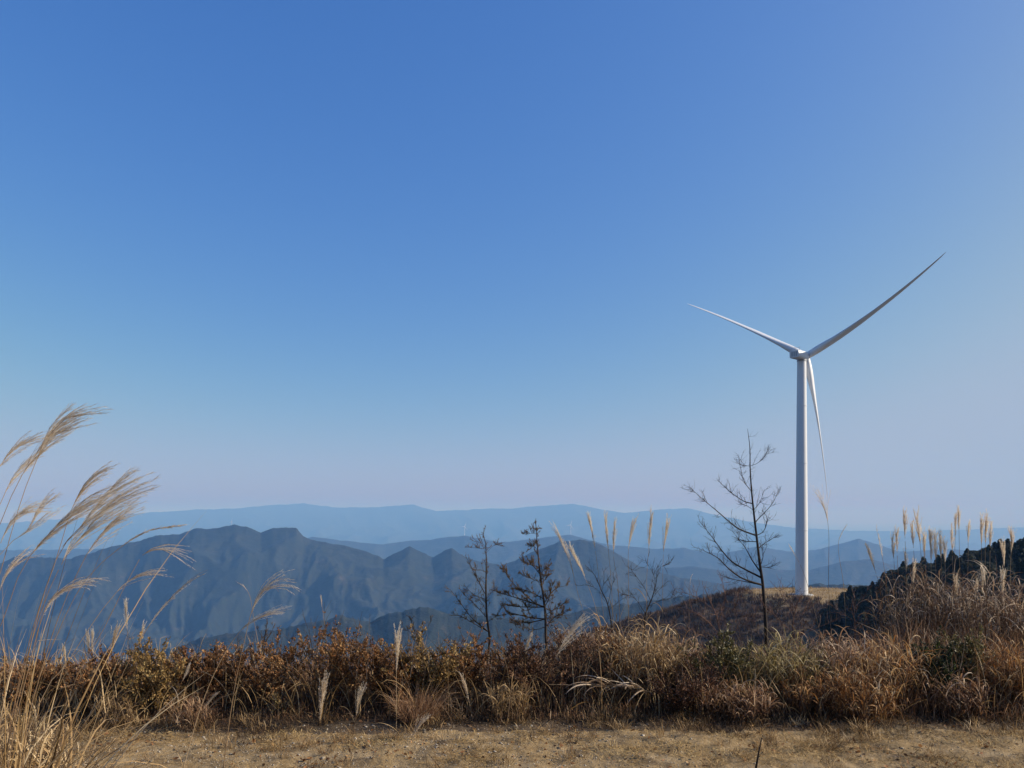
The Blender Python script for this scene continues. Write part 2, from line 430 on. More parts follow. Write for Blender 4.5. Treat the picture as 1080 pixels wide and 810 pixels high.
mountain('hazy_range', [(-420, 585), (0, 580), (200, 578), (300, 573), (330, 566), (360, 570), (400, 574), (440, 570), (490, 565), (530, 572), (600, 564), (640, 574), (690, 579), (720, 578),
          (760, 584), (800, 576), (830, 582), (860, 580), (880, 575), (905, 568), (925, 574), (950, 582), (1000, 579), (1080, 584), (1500, 575)],
         8000, 5600, -640, 61, 190, 760, rows=60, lean=0.3)
mountain('hazy_foreland', [(-420, 610), (400, 606), (560, 604), (640, 603), (690, 600), (730, 597), (770, 603), (800, 599), (850, 602), (890, 592), (920, 590), (950, 597), (1080, 600), (1500, 604)],
         5600, 4300, -640, 75, 100, 480, rows=50, lean=0.3)
mountain('far_range', [(-420, 552), (-100, 556), (0, 552), (90, 546), (150, 541), (200, 538), (250, 536), (282, 533), (320, 531), (350, 535), (400, 535), (435, 532), (460, 539),
          (500, 537), (540, 536), (580, 533), (605, 531), (632, 537), (660, 541), (700, 537), (725, 536), (750, 542), (790, 550), (830, 556), (900, 560), (980, 560), (1080, 556), (1500, 552)],
         20000, 13000, -640, 81, 420, 1900, rows=60, lean=0.3)

# the air: a closed box of thin haze around everything
def build_haze():
    x, y0, y1, z0, z1 = 91000, -91000, 91000, -760, 410
    V = [(-x, y0, z0), (x, y0, z0), (x, y1, z0), (-x, y1, z0), (-x, y0, z1), (x, y0, z1), (x, y1, z1), (-x, y1, z1)]
    Fc = [(0, 3, 2, 1), (4, 5, 6, 7), (0, 1, 5, 4), (1, 2, 6, 5), (2, 3, 7, 6), (3, 0, 4, 7)]
    m, n, out = new_mat('haze_air')
    p = n.nodes.new('ShaderNodeVolumePrincipled')
    p.inputs['Color'].default_value = (0.17, 0.40, 0.82, 1)
    p.inputs['Absorption Color'].default_value = (0.66, 0.42, 0.0, 1)
    p.inputs['Density'].default_value = 1.1e-4
    p.inputs['Density Attribute'].default_value = ''
    p.inputs['Anisotropy'].default_value = 0.0
    n.links.new(p.outputs[0], out.inputs['Volume'])
    mb = MB(); mb.add(V, Fc, 0.5)
    tag(mb.build('haze', m), kind='stuff')
build_haze()

# ------------------------------------------------------------------ wind turbines
def loft(mb, rings, tint=0.5):
    rings = np.asarray(rings); K, n, _ = rings.shape
    i = np.arange(K - 1)[:, None] * n; j = np.arange(n)[None, :]; j2 = (j + 1) % n
    f = np.stack([i + j, i + j2, i + n + j2, i + n + j], -1).reshape(-1, 4)
    mb.add(rings.reshape(-1, 3), f, tint)
    for k, flip in ((0, True), (K - 1, False)):
        c = rings[k].mean(0); b = np.vstack([rings[k], c])
        jj = np.arange(n); t = np.stack([jj, (jj + 1) % n, np.full(n, n)], -1)
        mb.add(b, t[:, ::-1] if flip else t, tint)

def turbine(name, foot, hub_h, L, axis_az, a0, pitch, label, detail=True, group=None, tilt=6.0, bend=1.0, bow=(0, 0, 0)):
    root = empty(name, foot, label, 'wind turbine', group)
    n = 40 if detail else 10
    ang = np.arange(n) * 2 * math.pi / n
    circ = np.stack([np.cos(ang), np.sin(ang), 0 * ang], -1)
    mb = MB()
    zs = np.linspace(0, hub_h - 1.9, 26 if detail else 4)
    r = np.interp(zs, [0, hub_h * 0.3, hub_h], [2.3, 2.15, 1.62]) * (hub_h / 90)
    rings = [circ * q + np.array([0, 0, z]) for z, q in zip(zs, r)]
    loft(mb, rings)
    tw = mb.build('tower', M['white'], root, smooth=True)
    if detail:
        for zz in (hub_h * 0.27, hub_h * 0.55, hub_h * 0.79):
            q = np.interp(zz, zs, r); m2 = MB(); loft(m2, [circ * (q + 0.09) + np.array([0, 0, zz - 0.16]), circ * (q + 0.09) + np.array([0, 0, zz + 0.16])])
            m2.build('flange', M['white'], tw)
        m2 = MB(); loft(m2, [circ * 4.2 + np.array([0, 0, -1.0]), circ * 4.2 + np.array([0, 0, 0.06]), circ * 3.9 + np.array([0, 0, 0.12])])
        m2.build('foundation', M['concrete'], root)
    aa = math.radians(axis_az); tl = math.radians(tilt)
    ax = np.array([math.sin(aa) * math.cos(tl), math.cos(aa) * math.cos(tl), math.sin(tl)])
    sd = np.array([math.cos(aa), -math.sin(aa), 0.0]); up = np.cross(sd, ax)
    C = np.array([0, 0, hub_h])
    k = L / 60
    def box_ring(s, w, h, dz=0.0, e=0.3):
        pts = []
        for (px, pz) in ((-w, -h + e), (-w + e, -h), (w - e, -h), (w, -h + e), (w, h - e), (w - e, h), (-w + e, h), (-w, h - e)):
            pts.append(C + ax * s + sd * px + up * (pz + dz))
        return pts
    mb = MB()
    loft(mb, [box_ring(-9.8 * k, 1.75 * k, 1.35 * k, 0.15, 0.35 * k), box_ring(-9.5 * k, 1.9 * k, 1.5 * k, 0.1, 0.4 * k), box_ring(2.0 * k, 1.95 * k, 1.6 * k, 0, 0.45 * k), box_ring(4.0 * k, 1.6 * k, 1.45 * k, 0, 0.6 * k)])
    nac = mb.build('nacelle', M['white'], root)
    if detail:
        m2 = MB()
        for q in (-0.75, 0.0, 0.75):
            b = [C + ax * (-9.8 * k - 0.03) + sd * (q - 0.27) + up * (-0.75), C + ax * (-9.8 * k - 0.03) + sd * (q + 0.27) + up * (-0.75), C + ax * (-9.8 * k - 0.03) + sd * (q + 0.27) + up * 0.95, C + ax * (-9.8 * k - 0.03) + sd * (q - 0.27) + up * 0.95]
            m2.add(b, [(0, 1, 2, 3)], 0.5)
        m2.build('rear_vent', M['grey'], nac)
        m2 = MB()
        for q in (-0.8, 0.8):
            m2.tube([C + ax * -5.2 + sd * q + up * 1.55, C + ax * -5.2 + sd * q + up * 3.1], 0.06, 6)
        m2.tube([C + ax * -5.2 - sd * 0.9 + up * 2.7, C + ax * -5.2 + sd * 0.9 + up * 2.7], 0.05, 6)
        m2.build('wind_mast', M['grey'], nac)
        m2 = MB(); cr = [circ * 1.72 + np.array([0, 0, hub_h - 2.2]), circ * 1.72 + np.array([0, 0, hub_h - 1.45])]
        loft(m2, cr); m2.build('yaw_ring', M['grey'], nac, smooth=True)
    H = C + ax * 5.7 * k
    mb = MB()
    prof = [(-1.7, 1.5), (-1.2, 1.75), (0, 1.85), (0.9, 1.65), (1.7, 1.15), (2.2, 0.55), (2.35, 0.1)]
    loft(mb, [[H + ax * s * k + (sd * math.cos(t) + up * math.sin(t)) * q * k for t in ang] for s, q in prof])
    mb.build('hub', M['white'], root, smooth=True)
    nb = 20 if detail else 6
    th = np.arange(nb) * 2 * math.pi / nb
    for q in range(3):
        a = math.radians(a0[q])                                   # clockwise from up, as seen from behind
        rd = up * math.cos(a) + sd * math.sin(a)
        tg = np.cross(ax, rd)
        rings = []
        for f in np.concatenate([np.linspace(0.02, 0.25, 10), np.linspace(0.29, 1, 24 if detail else 5)]):
            chord = np.interp(f, [0.02, 0.06, 0.12, 0.2, 0.27, 0.5, 0.8, 0.95, 0.985, 1], [2.8, 3.0, 4.3, 5.2, 4.9, 2.9, 1.5, 0.8, 0.5, 0.12]) * k
            thick = np.interp(f, [0.02, 0.06, 0.12, 0.2, 0.3, 0.6, 1], [1, 0.98, 0.66, 0.40, 0.30, 0.21, 0.16])
            tw_ = math.radians(pitch + np.interp(f, [0, 0.15, 0.4, 0.7, 1], [15, 13, 6, 2, -1]))
            cd = tg * math.cos(tw_) + ax * math.sin(tw_); nd = -tg * math.sin(tw_) + ax * math.cos(tw_)
            cen = H + rd * (f * L) + ax * bend * k * f ** 2.2 + tg * bow[q] * 4 * f * (1 - f)
            off = np.interp(f, [0.02, 0.08, 0.2, 1], [0, 0.0, 0.17, 0.18])
            x = np.cos(th); y = np.sin(th) * (1 - off * 2.6 * (x * 0.5 + 0.1))
            rings.append(cen + chord * ((0.5 * x + off)[:, None] * cd + (0.5 * thick * y)[:, None] * nd))
        mb = MB(); loft(mb, rings)
        mb.build('blade', M['white'], root, smooth=True)
    return root

PITCH = 70.0
turbine('wind_turbine', (TX, TY, TZ), 89.4, 55.6, 37.0, (57.6, 173.9, 300.2), PITCH,
        'large white three-bladed wind turbine standing on the grassy knoll', bend=2.5, bow=(1.7, -1.0, 0.8))
far = [((244, 560), 4030, 'tiny distant wind turbine on the crest of the dark blue ridge'),
       ((490, 566), 8100, 'tiny hazy wind turbine seen against far mountains just left of the leafless larch'),
       ((602, 564.5), 8100, 'tiny hazy wind turbine seen against far mountains above the round blue peak')]
proto = None
for q, ((px, py), Y, lab) in enumerate(far):
    p = at(px, py, Y)
    sc = Y / 5000 * (0.85 if q == 0 else 0.95)
    if proto is None:
        proto = turbine('wind_turbine', tuple(p), 70, 42, 40, (20, 140, 260), 5, lab, False, 'tiny wind turbines far away')
        proto.scale = (sc,) * 3
    else:
        copy_tree(proto, tuple(p), 0.6 * q, sc, lab)

# ------------------------------------------------------------------ plant builders
UP = np.array([0, 0, 1.0])

def unit(v):
    return v / (np.linalg.norm(v, axis=-1, keepdims=True) + 1e-12)

def blades(mb, base, azim, tilt, length, width, bend, tint, K=7, r=rng, twist=0.5, mi=0, fold=0.25, power=1.6, kink=0.0):
    """arching grass blades: base (N,3); azim, tilt, length, width, bend (N,)"""
    N = len(base)
    s = np.linspace(0, 1, K)[None, :]
    th = tilt[:, None] + bend[:, None] * s ** power
    if kink:
        pos = r.uniform(0.35, 0.85, N)[:, None]; amt = (r.random(N) < kink)[:, None] * r.uniform(0.5, 1.7, N)[:, None]
        th = th + amt * (s > pos)
    a = azim[:, None] + r.normal(0, 0.22, (N, 1)) * s * 2 + r.normal(0, 0.06, (N, K)).cumsum(1)
    d = np.stack([np.sin(th) * np.sin(a), np.sin(th) * np.cos(a), np.cos(th)], -1)
    step = length[:, None, None] / (K - 1) * d
    P = base[:, None] + np.concatenate([np.zeros((N, 1, 3)), np.cumsum(step[:, :-1], 1)], 1)
    roll = r.uniform(-1, 1, (N, 1)) * twist + r.normal(0, 1, (N, 1)) * s * twist
    h = np.stack([np.cos(a), -np.sin(a), 0 * a], -1)
    nn = np.cross(d, h)
    side = unit(h * np.cos(roll)[..., None] + nn * np.sin(roll)[..., None])
    w = width[:, None] * np.interp(s, [0, 0.12, 0.4, 0.75, 1], [0.6, 0.9, 1, 0.7, 0.06])
    mb.ribbons(P, w * 0.5, side, tint, fold=fold, mi=mi)
    return P

def leaves(mb, pos, dirs, size, tint, r=rng, mi=0, wid=0.42, curl=0.8):
    """curled little leaves growing from pos along dirs"""
    N = len(pos)
    d = unit(dirs + r.normal(0, 0.55, (N, 3)))
    sd = unit(np.cross(d, unit(r.normal(0, 1, (N, 3)))))
    nn = np.cross(sd, d)
    K = 4
    s = np.linspace(0, 1, K)
    c = (r.uniform(-1, 1, N) * curl)
    P = np.zeros((N, K, 3))
    p = pos.copy(); P[:, 0] = p
    for k in range(1, K):
        ang = c * s[k]
        dd = d * np.cos(ang)[:, None] + nn * np.sin(ang)[:, None]
        p = p + dd * (size / (K - 1))[:, None]
        P[:, k] = p
    w = size[:, None] * wid * np.array([0.12, 0.95, 0.85, 0.06])[None] * r.uniform(0.7, 1.2, (N, 1))
    mb.ribbons(P, w * 0.5 * 1.3, sd[:, None], tint, fold=r.choice([0.35, 0.6]), mi=mi)

def plant_root(name, px, py_or_none, Y, label, cat, group=None):
    x = (px - CX) / F * Y
    return np.array([x, Y, hz(x, Y) - 0.015])

def shrub(px, Y, hgt, rad, mat, bark, label, seed, group='dry shrubs in the bank', n_leaf=5200, leaf=0.026, name='shrub', stems=17, lean=0.0, top=0.45, cat='shrub'):
    r = np.random.default_rng(seed)
    o = plant_root(name, px, None, Y, label, cat)
    root = empty(name, tuple(o), label, cat, group)
    br = MB(); pts, dr = [], []
    for k in range(stems):
        a = r.uniform(0, 2 * math.pi); rr = rad * math.sqrt(r.uniform(0.02, 1))
        tip = np.array([rr * math.sin(a) + lean * hgt, rr * math.cos(a) * 0.85, hgt * (1.05 - 0.42 * (rr / rad) ** 2) * r.uniform(0.8, 1.08)])
        b = np.array([tip[0] * 0.15, tip[1] * 0.15, 0])
        mid = (b + tip) * 0.5 + np.array([tip[0] * 0.12, tip[1] * 0.12, 0.06]) + r.normal(0, 0.02, 3)
        P = smooth_path([b, mid, tip], 9)
        br.tube(P, np.linspace(0.007, 0.0022, 9), 4, r.uniform(0.2, 0.8))
        for q in range(r.integers(10, 15)):
            t = r.uniform(0.12, 1.0); i = min(int(t * 8), 7); p = P[i] + (P[i + 1] - P[i]) * (t * 8 - i)
            d = unit(unit(P[i + 1] - P[i]) * 0.7 + r.normal(0, 0.6, 3) + np.array([0, 0, 0.25]))
            L = r.uniform(0.08, 0.2) * (hgt / 0.5) ** 0.5
            Q = smooth_path([p, p + d * L * 0.5 + r.normal(0, 0.012, 3), p + d * L + r.normal(0, 0.02, 3)], 5)
            br.tube(Q, np.linspace(0.0024, 0.001, 5), 3, r.uniform(0.2, 0.9))
            for s_ in np.linspace(0.15, 1, 9):
                k4 = s_ * 4; j = min(int(k4), 3)
                pts.append(Q[j] + (Q[j + 1] - Q[j]) * (k4 - j)); dr.append(d)
    for k in range(16):
        a = r.uniform(0, 2 * math.pi); rr = rad * math.sqrt(r.random()) * 0.9; h0 = hgt * 0.6
        p = np.array([rr * math.sin(a), rr * math.cos(a), h0]); d = unit(np.array([r.normal(0, 0.3), r.normal(0, 0.3), 1.0]))
        L = hgt * r.uniform(0.35, 0.75) if name == 'shrub' else 0.05
        Q = smooth_path([p, p + d * L * 0.5 + r.normal(0, 0.012, 3), p + d * L + r.normal(0, 0.03, 3)], 6)
        br.tube(Q, np.linspace(0.0028, 0.0011, 6), 3, r.uniform(0.3, 0.9))
        for q in range(3):
            i = r.integers(1, 5); e = unit(d + r.normal(0, 0.5, 3))
            br.tube([Q[i], Q[i] + e * L * 0.15, Q[i] + e * L * 0.3 + r.normal(0, 0.006, 3)], [0.0016, 0.0013, 0.0009], 3, r.uniform(0.3, 0.9))
            if r.random() < 0.6: pts.append(Q[i]); dr.append(e)
    br.build('branches', M[bark], root)
    pts = np.array(pts); dr = np.array(dr)
    keep = r.random(len(pts)) < np.clip(0.35 + 0.95 * pts[:, 2] / hgt, 0.3, 1)
    pts, dr = pts[keep], dr[keep]
    sel = r.integers(0, len(pts), n_leaf)
    P = pts[sel] + r.normal(0, 0.007, (n_leaf, 3)); D = dr[sel]
    clump = gnoise(P[:, 0] * 9 + seed, P[:, 2] * 9 + P[:, 1] * 7, seed)
    tint = np.clip(top + 0.55 * clump + r.normal(0, 0.2, n_leaf), 0, 1)
    lv = MB(); leaves(lv, P, D, r.uniform(0.55, 1.25, n_leaf) * leaf, tint, r)
    lv.build('leaves', M[mat], root)
    return root

def tussock(px, Y, hgt, rad, mat, label, seed, group='dry grass tussocks in the bank', n=380, name='grass_tussock', lean=(0, 0), width=0.011, bend=(0.9, 2.3), tint=(0.5, 0.22), spread=0.75, dead=0.5, fountain=False):
    r = np.random.default_rng(seed)
    o = plant_root(name, px, None, Y, label, 'grass')
    root = empty(name, tuple(o), label, 'grass', group)
    mb = MB(); cm = MB()
    if fountain:
        a = r.uniform(0, 2 * math.pi, n); q = np.sqrt(r.random(n)) * rad
        base = np.stack([q * np.sin(a), q * np.cos(a), np.zeros(n)], -1)
        az_ = a + r.normal(0, 0.8, n)
        tilt = np.abs(r.normal(0.08, 0.14, n)) + spread * 0.45 * q / rad
        tv = np.clip(r.normal(tint[0], tint[1], n) + 0.3 * gnoise(base[:, 0] * 8, base[:, 1] * 8, seed), 0, 1)
        blades(mb, base, az_, tilt, hgt * r.uniform(0.55, 1.3, n), r.uniform(0.5, 1.25, n) * width, r.uniform(bend[0], bend[1], n), tv, 9, r, 0.6, kink=0.3 if dead else 0.0)
        nc = n // 8
    else:
        nc = max(24, int(n * 0.33))
    a = r.uniform(0, 2 * math.pi, nc); q = np.sqrt(r.random(nc)) * rad * 0.9
    B = np.stack([q * np.sin(a), q * np.cos(a), np.zeros(nc)], -1)
    H = hgt * r.uniform(0.62, 1.04, nc) * (1 - 0.25 * (q / rad) ** 2)
    tip = B + np.stack([0.22 * rad * np.sin(a) * q / rad + r.normal(0, 0.05, nc), 0.22 * rad * np.cos(a) + r.normal(0, 0.05, nc), H], -1)
    if fountain: tip[:, 2] *= 0.45
    for k in range(nc):
        C = smooth_path([B[k], (B[k] + tip[k]) / 2 + r.normal(0, 0.014, 3), tip[k]], 5)
        cm.tube(C, [0.0030, 0.0028, 0.0025, 0.002, 0.0012], 4, r.uniform(0.0, 0.8))
        if fountain: continue
        m = int(r.integers(5, 10))
        t = np.sort(r.uniform(0.12, 1.0, m)) * 3.99; i = t.astype(int)
        b = C[i] + (C[i + 1] - C[i]) * (t - i)[:, None]
        ta = r.uniform(0, 6.28, m)
        L = r.uniform(0.07, 0.26, m) * (hgt / 0.55) ** 0.4
        tv = np.clip(r.normal(tint[0] + r.normal(0, 0.14), tint[1], m) + 0.35 * gnoise(B[k, 0] * 5, B[k, 1] * 5 + seed, seed) + 0.25 * (t / 4 - 0.5), 0, 1)
        blades(mb, b, ta, r.uniform(0.15, 0.75, m), L, r.uniform(0.4, 1.1, m) * width * 0.82, r.uniform(bend[0], bend[1] * 1.25, m), tv, 7, r, 0.9, kink=0.4, fold=0.4)
    if dead:
        m = int(n * dead)
        a = r.uniform(0, 2 * math.pi, m); q = np.sqrt(r.random(m)) * rad * 1.15
        b2 = np.stack([q * np.sin(a), q * np.cos(a), np.zeros(m)], -1)
        blades(mb, b2, a + r.normal(0, 1, m), r.uniform(0.1, 0.9, m), hgt * r.uniform(0.2, 0.55, m), r.uniform(0.003, 0.007, m), r.uniform(0.3, 2.2, m), np.clip(r.normal(tint[0] - 0.25, 0.18, m), 0, 1), 5, r, kink=0.3)
    mb.build('blades', M[mat], root)
    cm.build('culms', M['stem_dark'], root)
    return root

def plume(mb, axis, style, r, dens=1.0):
    """seed head along a polyline axis (n,3): long fine racemes set with silky hairs"""
    n = len(axis); seg = np.linalg.norm(np.diff(axis, axis=0), axis=1); Ltot = seg.sum()
    st = dict(tight=(0.20, 0.55, (0.12, 0, 0), 22), fan=(0.24, 0.75, (0.02, 0, 0.02), 30), wind=(0.34, 0.85, (0.8, 0.05, -0.05), 24),
              droop=(0.22, 1.0, (0.6, 0, -0.75), 18), sparse=(0.10, 0.4, (0.25, 0, 0), 9), tuft=(0.30, 0.6, (0.16, 0, 0.02), 25))[style]
    spread, rl, wind, nr = st
    nr = int(nr * dens); K = 8
    t0 = np.sort(r.uniform(0, 0.55 if style in ('fan', 'droop') else 0.72, nr))
    idx = t0 * (n - 1); i = np.minimum(idx.astype(int), n - 2); fr = (idx - i)[:, None]
    p0 = axis[i] + (axis[i + 1] - axis[i]) * fr
    T = unit(axis[i + 1] - axis[i])
    L = Ltot * rl * r.uniform(0.65, 1.1, nr) * (1 - 0.45 * t0)
    side = unit(np.cross(T, unit(r.normal(0, 1, (nr, 3)))))
    P = np.zeros((nr, K, 3)); P[:, 0] = p0
    d = unit(T + side * (spread * r.uniform(0.4, 1.6, nr))[:, None])
    wv = np.array(wind) * r.uniform(0.6, 1.3) + r.normal(0, 0.07, 3) * (style in ('tight', 'tuft', 'fan'))
    for k in range(1, K):
        s = k / (K - 1)
        jj = np.minimum(idx + (n - 1) * s * 0.35, n - 1.001); ii = jj.astype(int)
        Tk = unit(axis[ii + 1] - axis[ii])
        dd = unit(d * 0.55 + Tk * 0.55 + wv[None] * (s ** 1.2) * r.uniform(0.5, 1.0, (nr, 1)) + r.normal(0, 0.03, (nr, 3)))
        P[:, k] = P[:, k - 1] + dd * (L / (K - 1))[:, None]
    sd = unit(np.cross(np.gradient(P, axis=1), unit(r.normal(0, 1, (nr, 1, 3)))))
    tint = np.clip(r.normal(0.4, 0.25, nr), 0, 1)
    sc = np.clip(Ltot / 0.3, 0.5, 1.2)
    mb.ribbons(P, np.full((nr, K), 0.0011) * np.linspace(1.2, 0.5, K)[None] * sc, sd, tint)
    # hairs and spikelets
    m = int({'sparse': 26, 'tuft': 36, 'tight': 38}.get(style, 46))
    u = r.uniform(0.06, 1, (nr, m)) * (K - 1.001); q = u.astype(int); f = (u - q)[..., None]
    rows = np.arange(nr)[:, None]
    hp = (P[rows, q] + (P[rows, q + 1] - P[rows, q]) * f).reshape(-1, 3)
    ht = unit(P[rows, q + 1] - P[rows, q]).reshape(-1, 3)
    hd = unit(ht + 0.75 * unit(r.normal(0, 1, hp.shape)) * r.uniform(0.2, 1.0, (len(hp), 1)) + wv[None] * 0.35)
    hl = r.uniform(0.007, 0.018, len(hp)) * sc * {'wind': 1.9, 'tuft': 1.6, 'tight': 1.6}.get(style, 1.1)
    hP = np.stack([hp, hp + hd * hl[:, None] * 0.5, hp + hd * hl[:, None]], 1)
    hs = unit(np.cross(hd, unit(r.normal(0, 1, hd.shape))))[:, None]
    w = np.array([0.5, 0.9, 0.12])[None] * r.uniform(0.0008, 0.0015, (len(hp), 1)) * sc * (0.5 if style in ('wind', 'droop') else 0.78)
    mb.ribbons(hP, w, hs, np.clip(np.repeat(tint, m) + r.normal(0.55 if style in ('wind', 'droop') else 0.48, 0.22, len(hp)), 0, 1))

def stalk(path, plen, Y, style, label, seed, mat='plume', group='silver grass stalks', dY=0.0, thick=0.0023, leaf_n=2, dens=1.0, base=None):
    """path in photograph pixels from low to tip at distance Y; the last plen (fraction of its length) carries the plume"""
    r = np.random.default_rng(seed)
    pts = [at(px, py, Y + dY * k / max(len(path) - 1, 1)) for k, (px, py) in enumerate(path)]
    p0 = pts[0]; slope = (pts[1] - pts[0]); 
    bx = p0[0]; gz = hz(bx, Y)
    if p0[2] > gz + 0.02:
        dz = p0[2] - gz
        k = np.clip(dz / max(slope[2], 0.02), 0, 6)
        bx = p0[0] - slope[0] * k * 0.55; by = p0[1] + r.uniform(-0.06, 0.06)
        pts = [np.array([bx, by, hz(bx, by) - 0.01])] + pts
    else:
        pts[0] = np.array([p0[0], p0[1], gz - 0.01])
    o = pts[0].copy()
    C = smooth_path(np.array(pts) - o, 60)
    cut = int(60 * (1 - plen * np.linalg.norm(np.diff(np.array(pts)[-len(path):], axis=0), axis=1).sum() / np.linalg.norm(np.diff(np.array(pts), axis=0), axis=1).sum()))
    cut = int(np.clip(cut, 3, 54))
    root = empty('silver_grass_stalk', tuple(o), label, 'grass stalk', group)
    mb = MB()
    tn = r.uniform(0.2, 0.8)
    mb.tube(C[:cut + 2:3] if cut > 12 else C[:cut + 2], np.linspace(thick, thick * 0.55, len(C[:cut + 2:3] if cut > 12 else C[:cut + 2])), 5, tn)
    mb.tube(C[cut:58], np.linspace(thick * 0.5, 0.0006, len(C[cut:58])), 4, tn)
    mb.build('stem', M['stem'], root)
    pm = MB(); plume(pm, C[cut:], style, r, dens); pm.build('plume', M[mat], root)
    if leaf_n:
        lf = MB(); ks = r.integers(2, max(3, int(cut * 0.6)), leaf_n)
        a = r.uniform(0, 2 * math.pi, leaf_n)
        blades(lf, C[ks], a, r.uniform(0.25, 0.6, leaf_n), r.uniform(0.2, 0.42, leaf_n), r.uniform(0.004, 0.008, leaf_n), r.uniform(0.8, 2.2, leaf_n), r.uniform(0.3, 0.9, leaf_n), 8, r)
        lf.build('leaf', M['straw'], root)
    return root

# ------------------------------------------------------------------ woody saplings traced in width and height, given depth
def sapling(name, trunk, branches, Y, label, seed, mat='bark_dark', r0=0.02, twig=(0.05, 0.16), per=9, tuft=None, cat='tree', rb=0.008, depth=0.5, group=None, sub=True, tuft_mat='larch_tuft'):
    r = np.random.default_rng(seed)
    T = [at(x, y, Y + r.normal(0, 0.01)) for x, y in trunk]
    gx = T[0][0]; gz = hz(gx, Y)
    if T[0][2] > gz: T = [np.array([gx + r.normal(0, 0.02), Y, gz - 0.02])] + T
    o = T[0].copy()
    root = empty(name, tuple(o), label, cat, group)
    C = smooth_path(np.array(T) - o, 40)
    mb = MB(); mb.tube(C, r0 * (1 - np.linspace(0, 1, 40)) ** 0.8 + 0.0018, 7, 0.35)
    tr = mb.build('trunk', M[mat], root, smooth=True)
    tf = MB()
    def twigs(mb, P, n, lo, hi, rad, lvl):
        for _ in range(n):
            t = r.uniform(0.12, 1.0) * (len(P) - 1.01); i = int(t)
            p = P[i] + (P[i + 1] - P[i]) * (t - i); d0 = unit(P[i + 1] - P[i])
            d = unit(d0 * 0.75 + r.normal(0, 0.55, 3) + np.array([0, 0, 0.22]))
            L = r.uniform(lo, hi) * (1.15 - 0.5 * t / len(P))
            Q = smooth_path([p, p + d * L * 0.5 + r.normal(0, L * 0.06, 3), p + d * L + np.array([0, 0, L * 0.12]) + r.normal(0, L * 0.08, 3)], 6)
            mb.tube(Q, np.linspace(rad, rad * 0.45, 6), 3, r.uniform(0.2, 0.8))
            if lvl: twigs(mb, Q, 3, lo * 0.5, hi * 0.5, rad * 0.65, lvl - 1)
            if tuft and r.random() < 0.8:
                nn = tuft; ti = r.uniform(0.1, 1, nn) * 4.99; j = ti.astype(int)
                pp = Q[j] + (Q[j + 1] - Q[j]) * (ti - j)[:, None]
                m = 5
                pp = np.repeat(pp, m, 0); dd = unit(r.normal(0, 1, pp.shape) + np.array([0, 0, 0.3]))
                hl = r.uniform(0.006, 0.015, len(pp))
                hP = np.stack([pp, pp + dd * hl[:, None]], 1)
                tf.ribbons(hP, np.stack([np.full(len(pp), 0.0010), np.full(len(pp), 0.0004)], 1), unit(np.cross(dd, UP))[:, None], np.clip(r.normal(0.5, 0.25, len(pp)), 0, 1))
    tm = MB(); twigs(tm, C[10:], 20 if not tuft else 26, twig[0] * 0.9, twig[1] * 0.9, 0.0019, 1)
    tm.build('crown', M[mat], tr)
    for b in branches:
        sgn = r.choice([-1, 1]); dep = sgn * r.uniform(0.15, 1.0) * depth
        n = len(b); L = math.hypot(b[-1][0] - b[0][0], b[-1][1] - b[0][1]) / F * Y
        P = np.array([at(x, y, Y + dep * L * (k / (n - 1))) for k, (x, y) in enumerate(b)]) - o
        k0 = np.argmin(np.linalg.norm(C - P[0], axis=1)); P[0] = C[k0]
        P = smooth_path(P, 14)
        rr = min(rb, r0 * (1 - k0 / 40) * 0.75 + 0.0015) * np.clip(L / 0.5, 0.45, 1.15)
        bm = MB(); bm.tube(P, np.linspace(rr, 0.0016, 14), 5, 0.4)
        twigs(bm, P, int(per * np.clip(L / 0.45, 0.5, 2.2)), twig[0], twig[1], 0.0022, 1)
        bm.build('branch', M[mat], root)
    if tuft: tf.build('needles', M[tuft_mat], root)
    return root

# ------------------------------------------------------------------ ground cover (uncountable)
def spots(n, x0, x1, y0, y1, r):
    """points on the ground inside a band of distance y0..y1, x limits in photograph pixels"""
    Y = r.uniform(y0, y1, n); px = r.uniform(x0, x1, n)
    X = (px - CX) / F * Y
    return np.stack([X, Y, height(X, Y)], -1)

